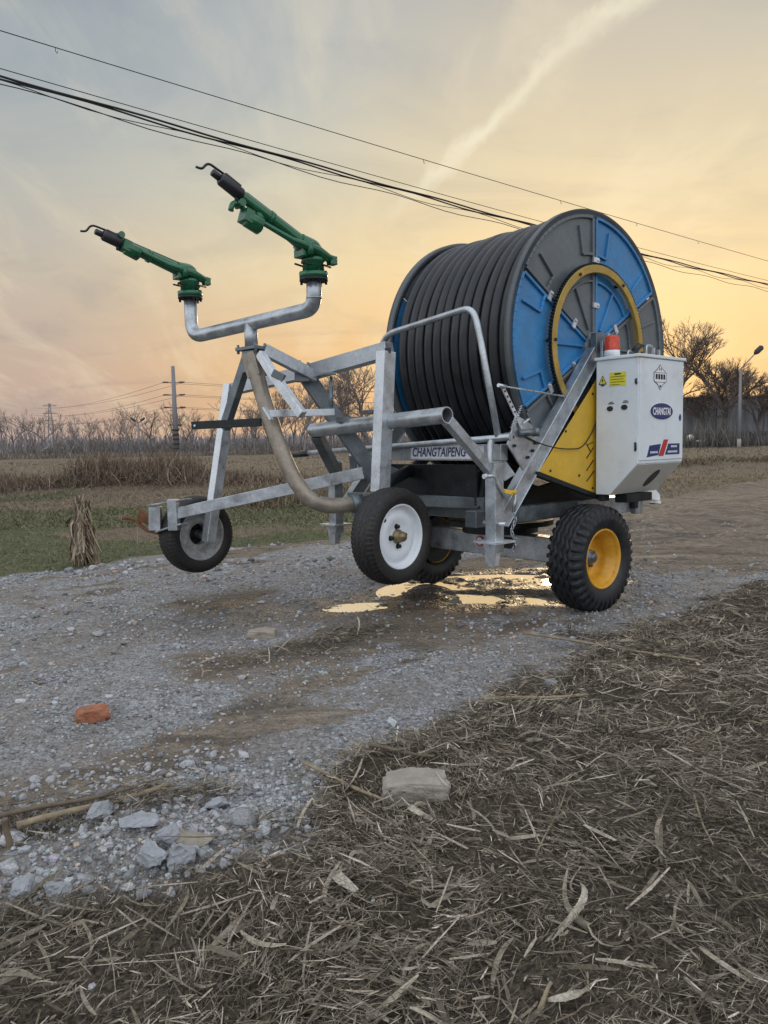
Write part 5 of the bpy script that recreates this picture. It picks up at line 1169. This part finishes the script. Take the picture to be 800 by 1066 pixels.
def lattice(px_, D, H_, label):
    r = thing('lattice_pylon', ((px_-400)/800*D, D, 0), .3, label, 'pylon'); mb = MB(); w0 = H_*.075
    def wd(z): return w0*(1-.85*z/H_)
    for sx_ in (-1, 1):
        for sy_ in (-1, 1): mb.bar((sx_*w0, sy_*w0, 0), (sx_*w0*.15, sy_*w0*.15, H_), .14, .14)
    n = 9
    for k in range(n):
        z0_, z1_ = H_*k/n, H_*(k+1)/n
        for s in (-1, 1): mb.bar((-s*wd(z0_), -wd(z0_), z0_), (s*wd(z1_), -wd(z1_), z1_), .08, .08); mb.bar((-wd(z0_), -s*wd(z0_), z0_), (-wd(z1_), s*wd(z1_), z1_), .08, .08)
    mb.build('lattice_mast', M['pole_dist'], r)
    for z in (.95, .80, .66): 
        mb = MB(); mb.bar((-H_*.13, 0, H_*z), (H_*.13, 0, H_*z), .14, .14); mb.bar((-H_*.13, 0, H_*z), (0, 0, H_*(z+.035)), .08, .08); mb.bar((H_*.13, 0, H_*z), (0, 0, H_*(z+.035)), .08, .08); mb.build('cross_arm', M['pole_dist'], r)
    return r
lattice(57, 190, 12.5, 'lattice pylon rising above the far trees at left')
lattice(4, 210, 9.5, 'smaller lattice pylon at the left edge of the view')

# distant lines
def wire(name, pts, r, label, mat='cable', group=None, n=40):
    """catenary-like line through the given points"""
    mb = MB(); mb.tube(pts, r, 6); o = mb.build(name, M[mat]); return tag(o, label, 'cable', group)
def sagline(a, b, sag, n=40, wob=0., ph=0.):
    a, b = V(a), V(b); return [a.lerp(b, i/n)-V((0, 0, sag*4*(i/n)*(1-i/n)))+V((0, 0, wob*math.sin(i*.9+ph))) for i in range(n+1)]
xm = (186-400)/800*106.
for k, z in enumerate((10.0, 8.3, 6.6)):
    for s in (-1, 1):
        wire('distant_cable', sagline((xm+s*1.45, 106, z), (-90, 200, z*1.1+1.), 1.2), .028, 'thin line running from the tubular power pole to the lattice pylon', 'far_wire', 'thin distant lines left of the tubular power pole')
        wire('distant_cable', sagline((xm+s*1.45, 106, z), (60, 150, z+1.5), 1.6), .028, 'thin line running from the tubular power pole towards the right', 'far_wire', 'thin distant lines right of the tubular power pole')
# cables overhead
def cab(pxa, pxb, r, sag, label, wob=0., ph=0., ext=.35):
    a, b = V(pxa), V(pxb); d = b-a; wire('overhead_cable', sagline(a-d*ext, b+d*ext, sag, 90, wob, ph), r, label)
cab((-4.901, 10.600, 6.779), (12.704, 25.700, 6.964), .0065, .12, 'single thin cable with hanging clips highest across the sky')
cab((-4.837, 10.400, 6.228), (12.868, 26.000, 6.380), .015, .28, 'thickest of the bundled cables crossing behind the drum', .012, 0)
cab((-4.840, 10.400, 6.192), (13.018, 26.300, 6.408), .013, .28, 'thick cable twisted just below the thickest one', .02, 1.5)
cab((-4.843, 10.400, 6.145), (12.923, 26.100, 6.212), .007, .33, 'slack thin cable hanging lowest of the bundle', .03, 2.5)
cab((-4.880, 10.500, 6.335), (13.113, 26.500, 6.574), .006, .24, 'thin straight cable on top of the bundle', .0, 3.5)
cab((-4.842, 10.400, 6.157), (13.069, 26.400, 6.364), .006, .30, 'thinnest cable wandering under the bundle', .04, 4.2)
a, b = V((-4.901, 10.600, 6.779)), V((12.704, 25.700, 6.964))
for k, t in enumerate((.03, .33, .52, .66, .80)):
    d = b-a; tt = (t+.35)/1.7; q = (a-d*.35).lerp(b+d*.35, tt)-V((0, 0, .12*4*tt*(1-tt)))
    mb = MB(); mb.tube([q, q+V((0, 0, -.05)), q+V((.02, 0, -.08)), q+V((.03, 0, -.05))], .005, 5); tag(mb.build('cable_clip', M['cable']), 'small hook hanging from the single thin cable', 'clip', 'hooks on the single thin cable')

# torn paper label stuck by the outrigger
o = np_mesh('paper_scrap', *(lambda r: (r[0], r[1]))(ribbons(np.array([(2.090, 5.950, 0.777)[0], (2.106, 5.950, 0.725)[0]]), np.array([5.95, 5.96]), np.array([(2.090, 5.950, 0.777)[2], (2.106, 5.950, 0.725)[2]]), np.array([.13, .12]), np.array([.09, .035]), np.array([.15, .1]), np.array([-.2, -.1]), np.array([.3, .4]), np.array([[.6]*3]*2), roll=np.array([1.2, 1.3]), seg=5)), M['plastic']); tag(o, 'torn white paper hanging at the rear corner of the chassis', 'paper')
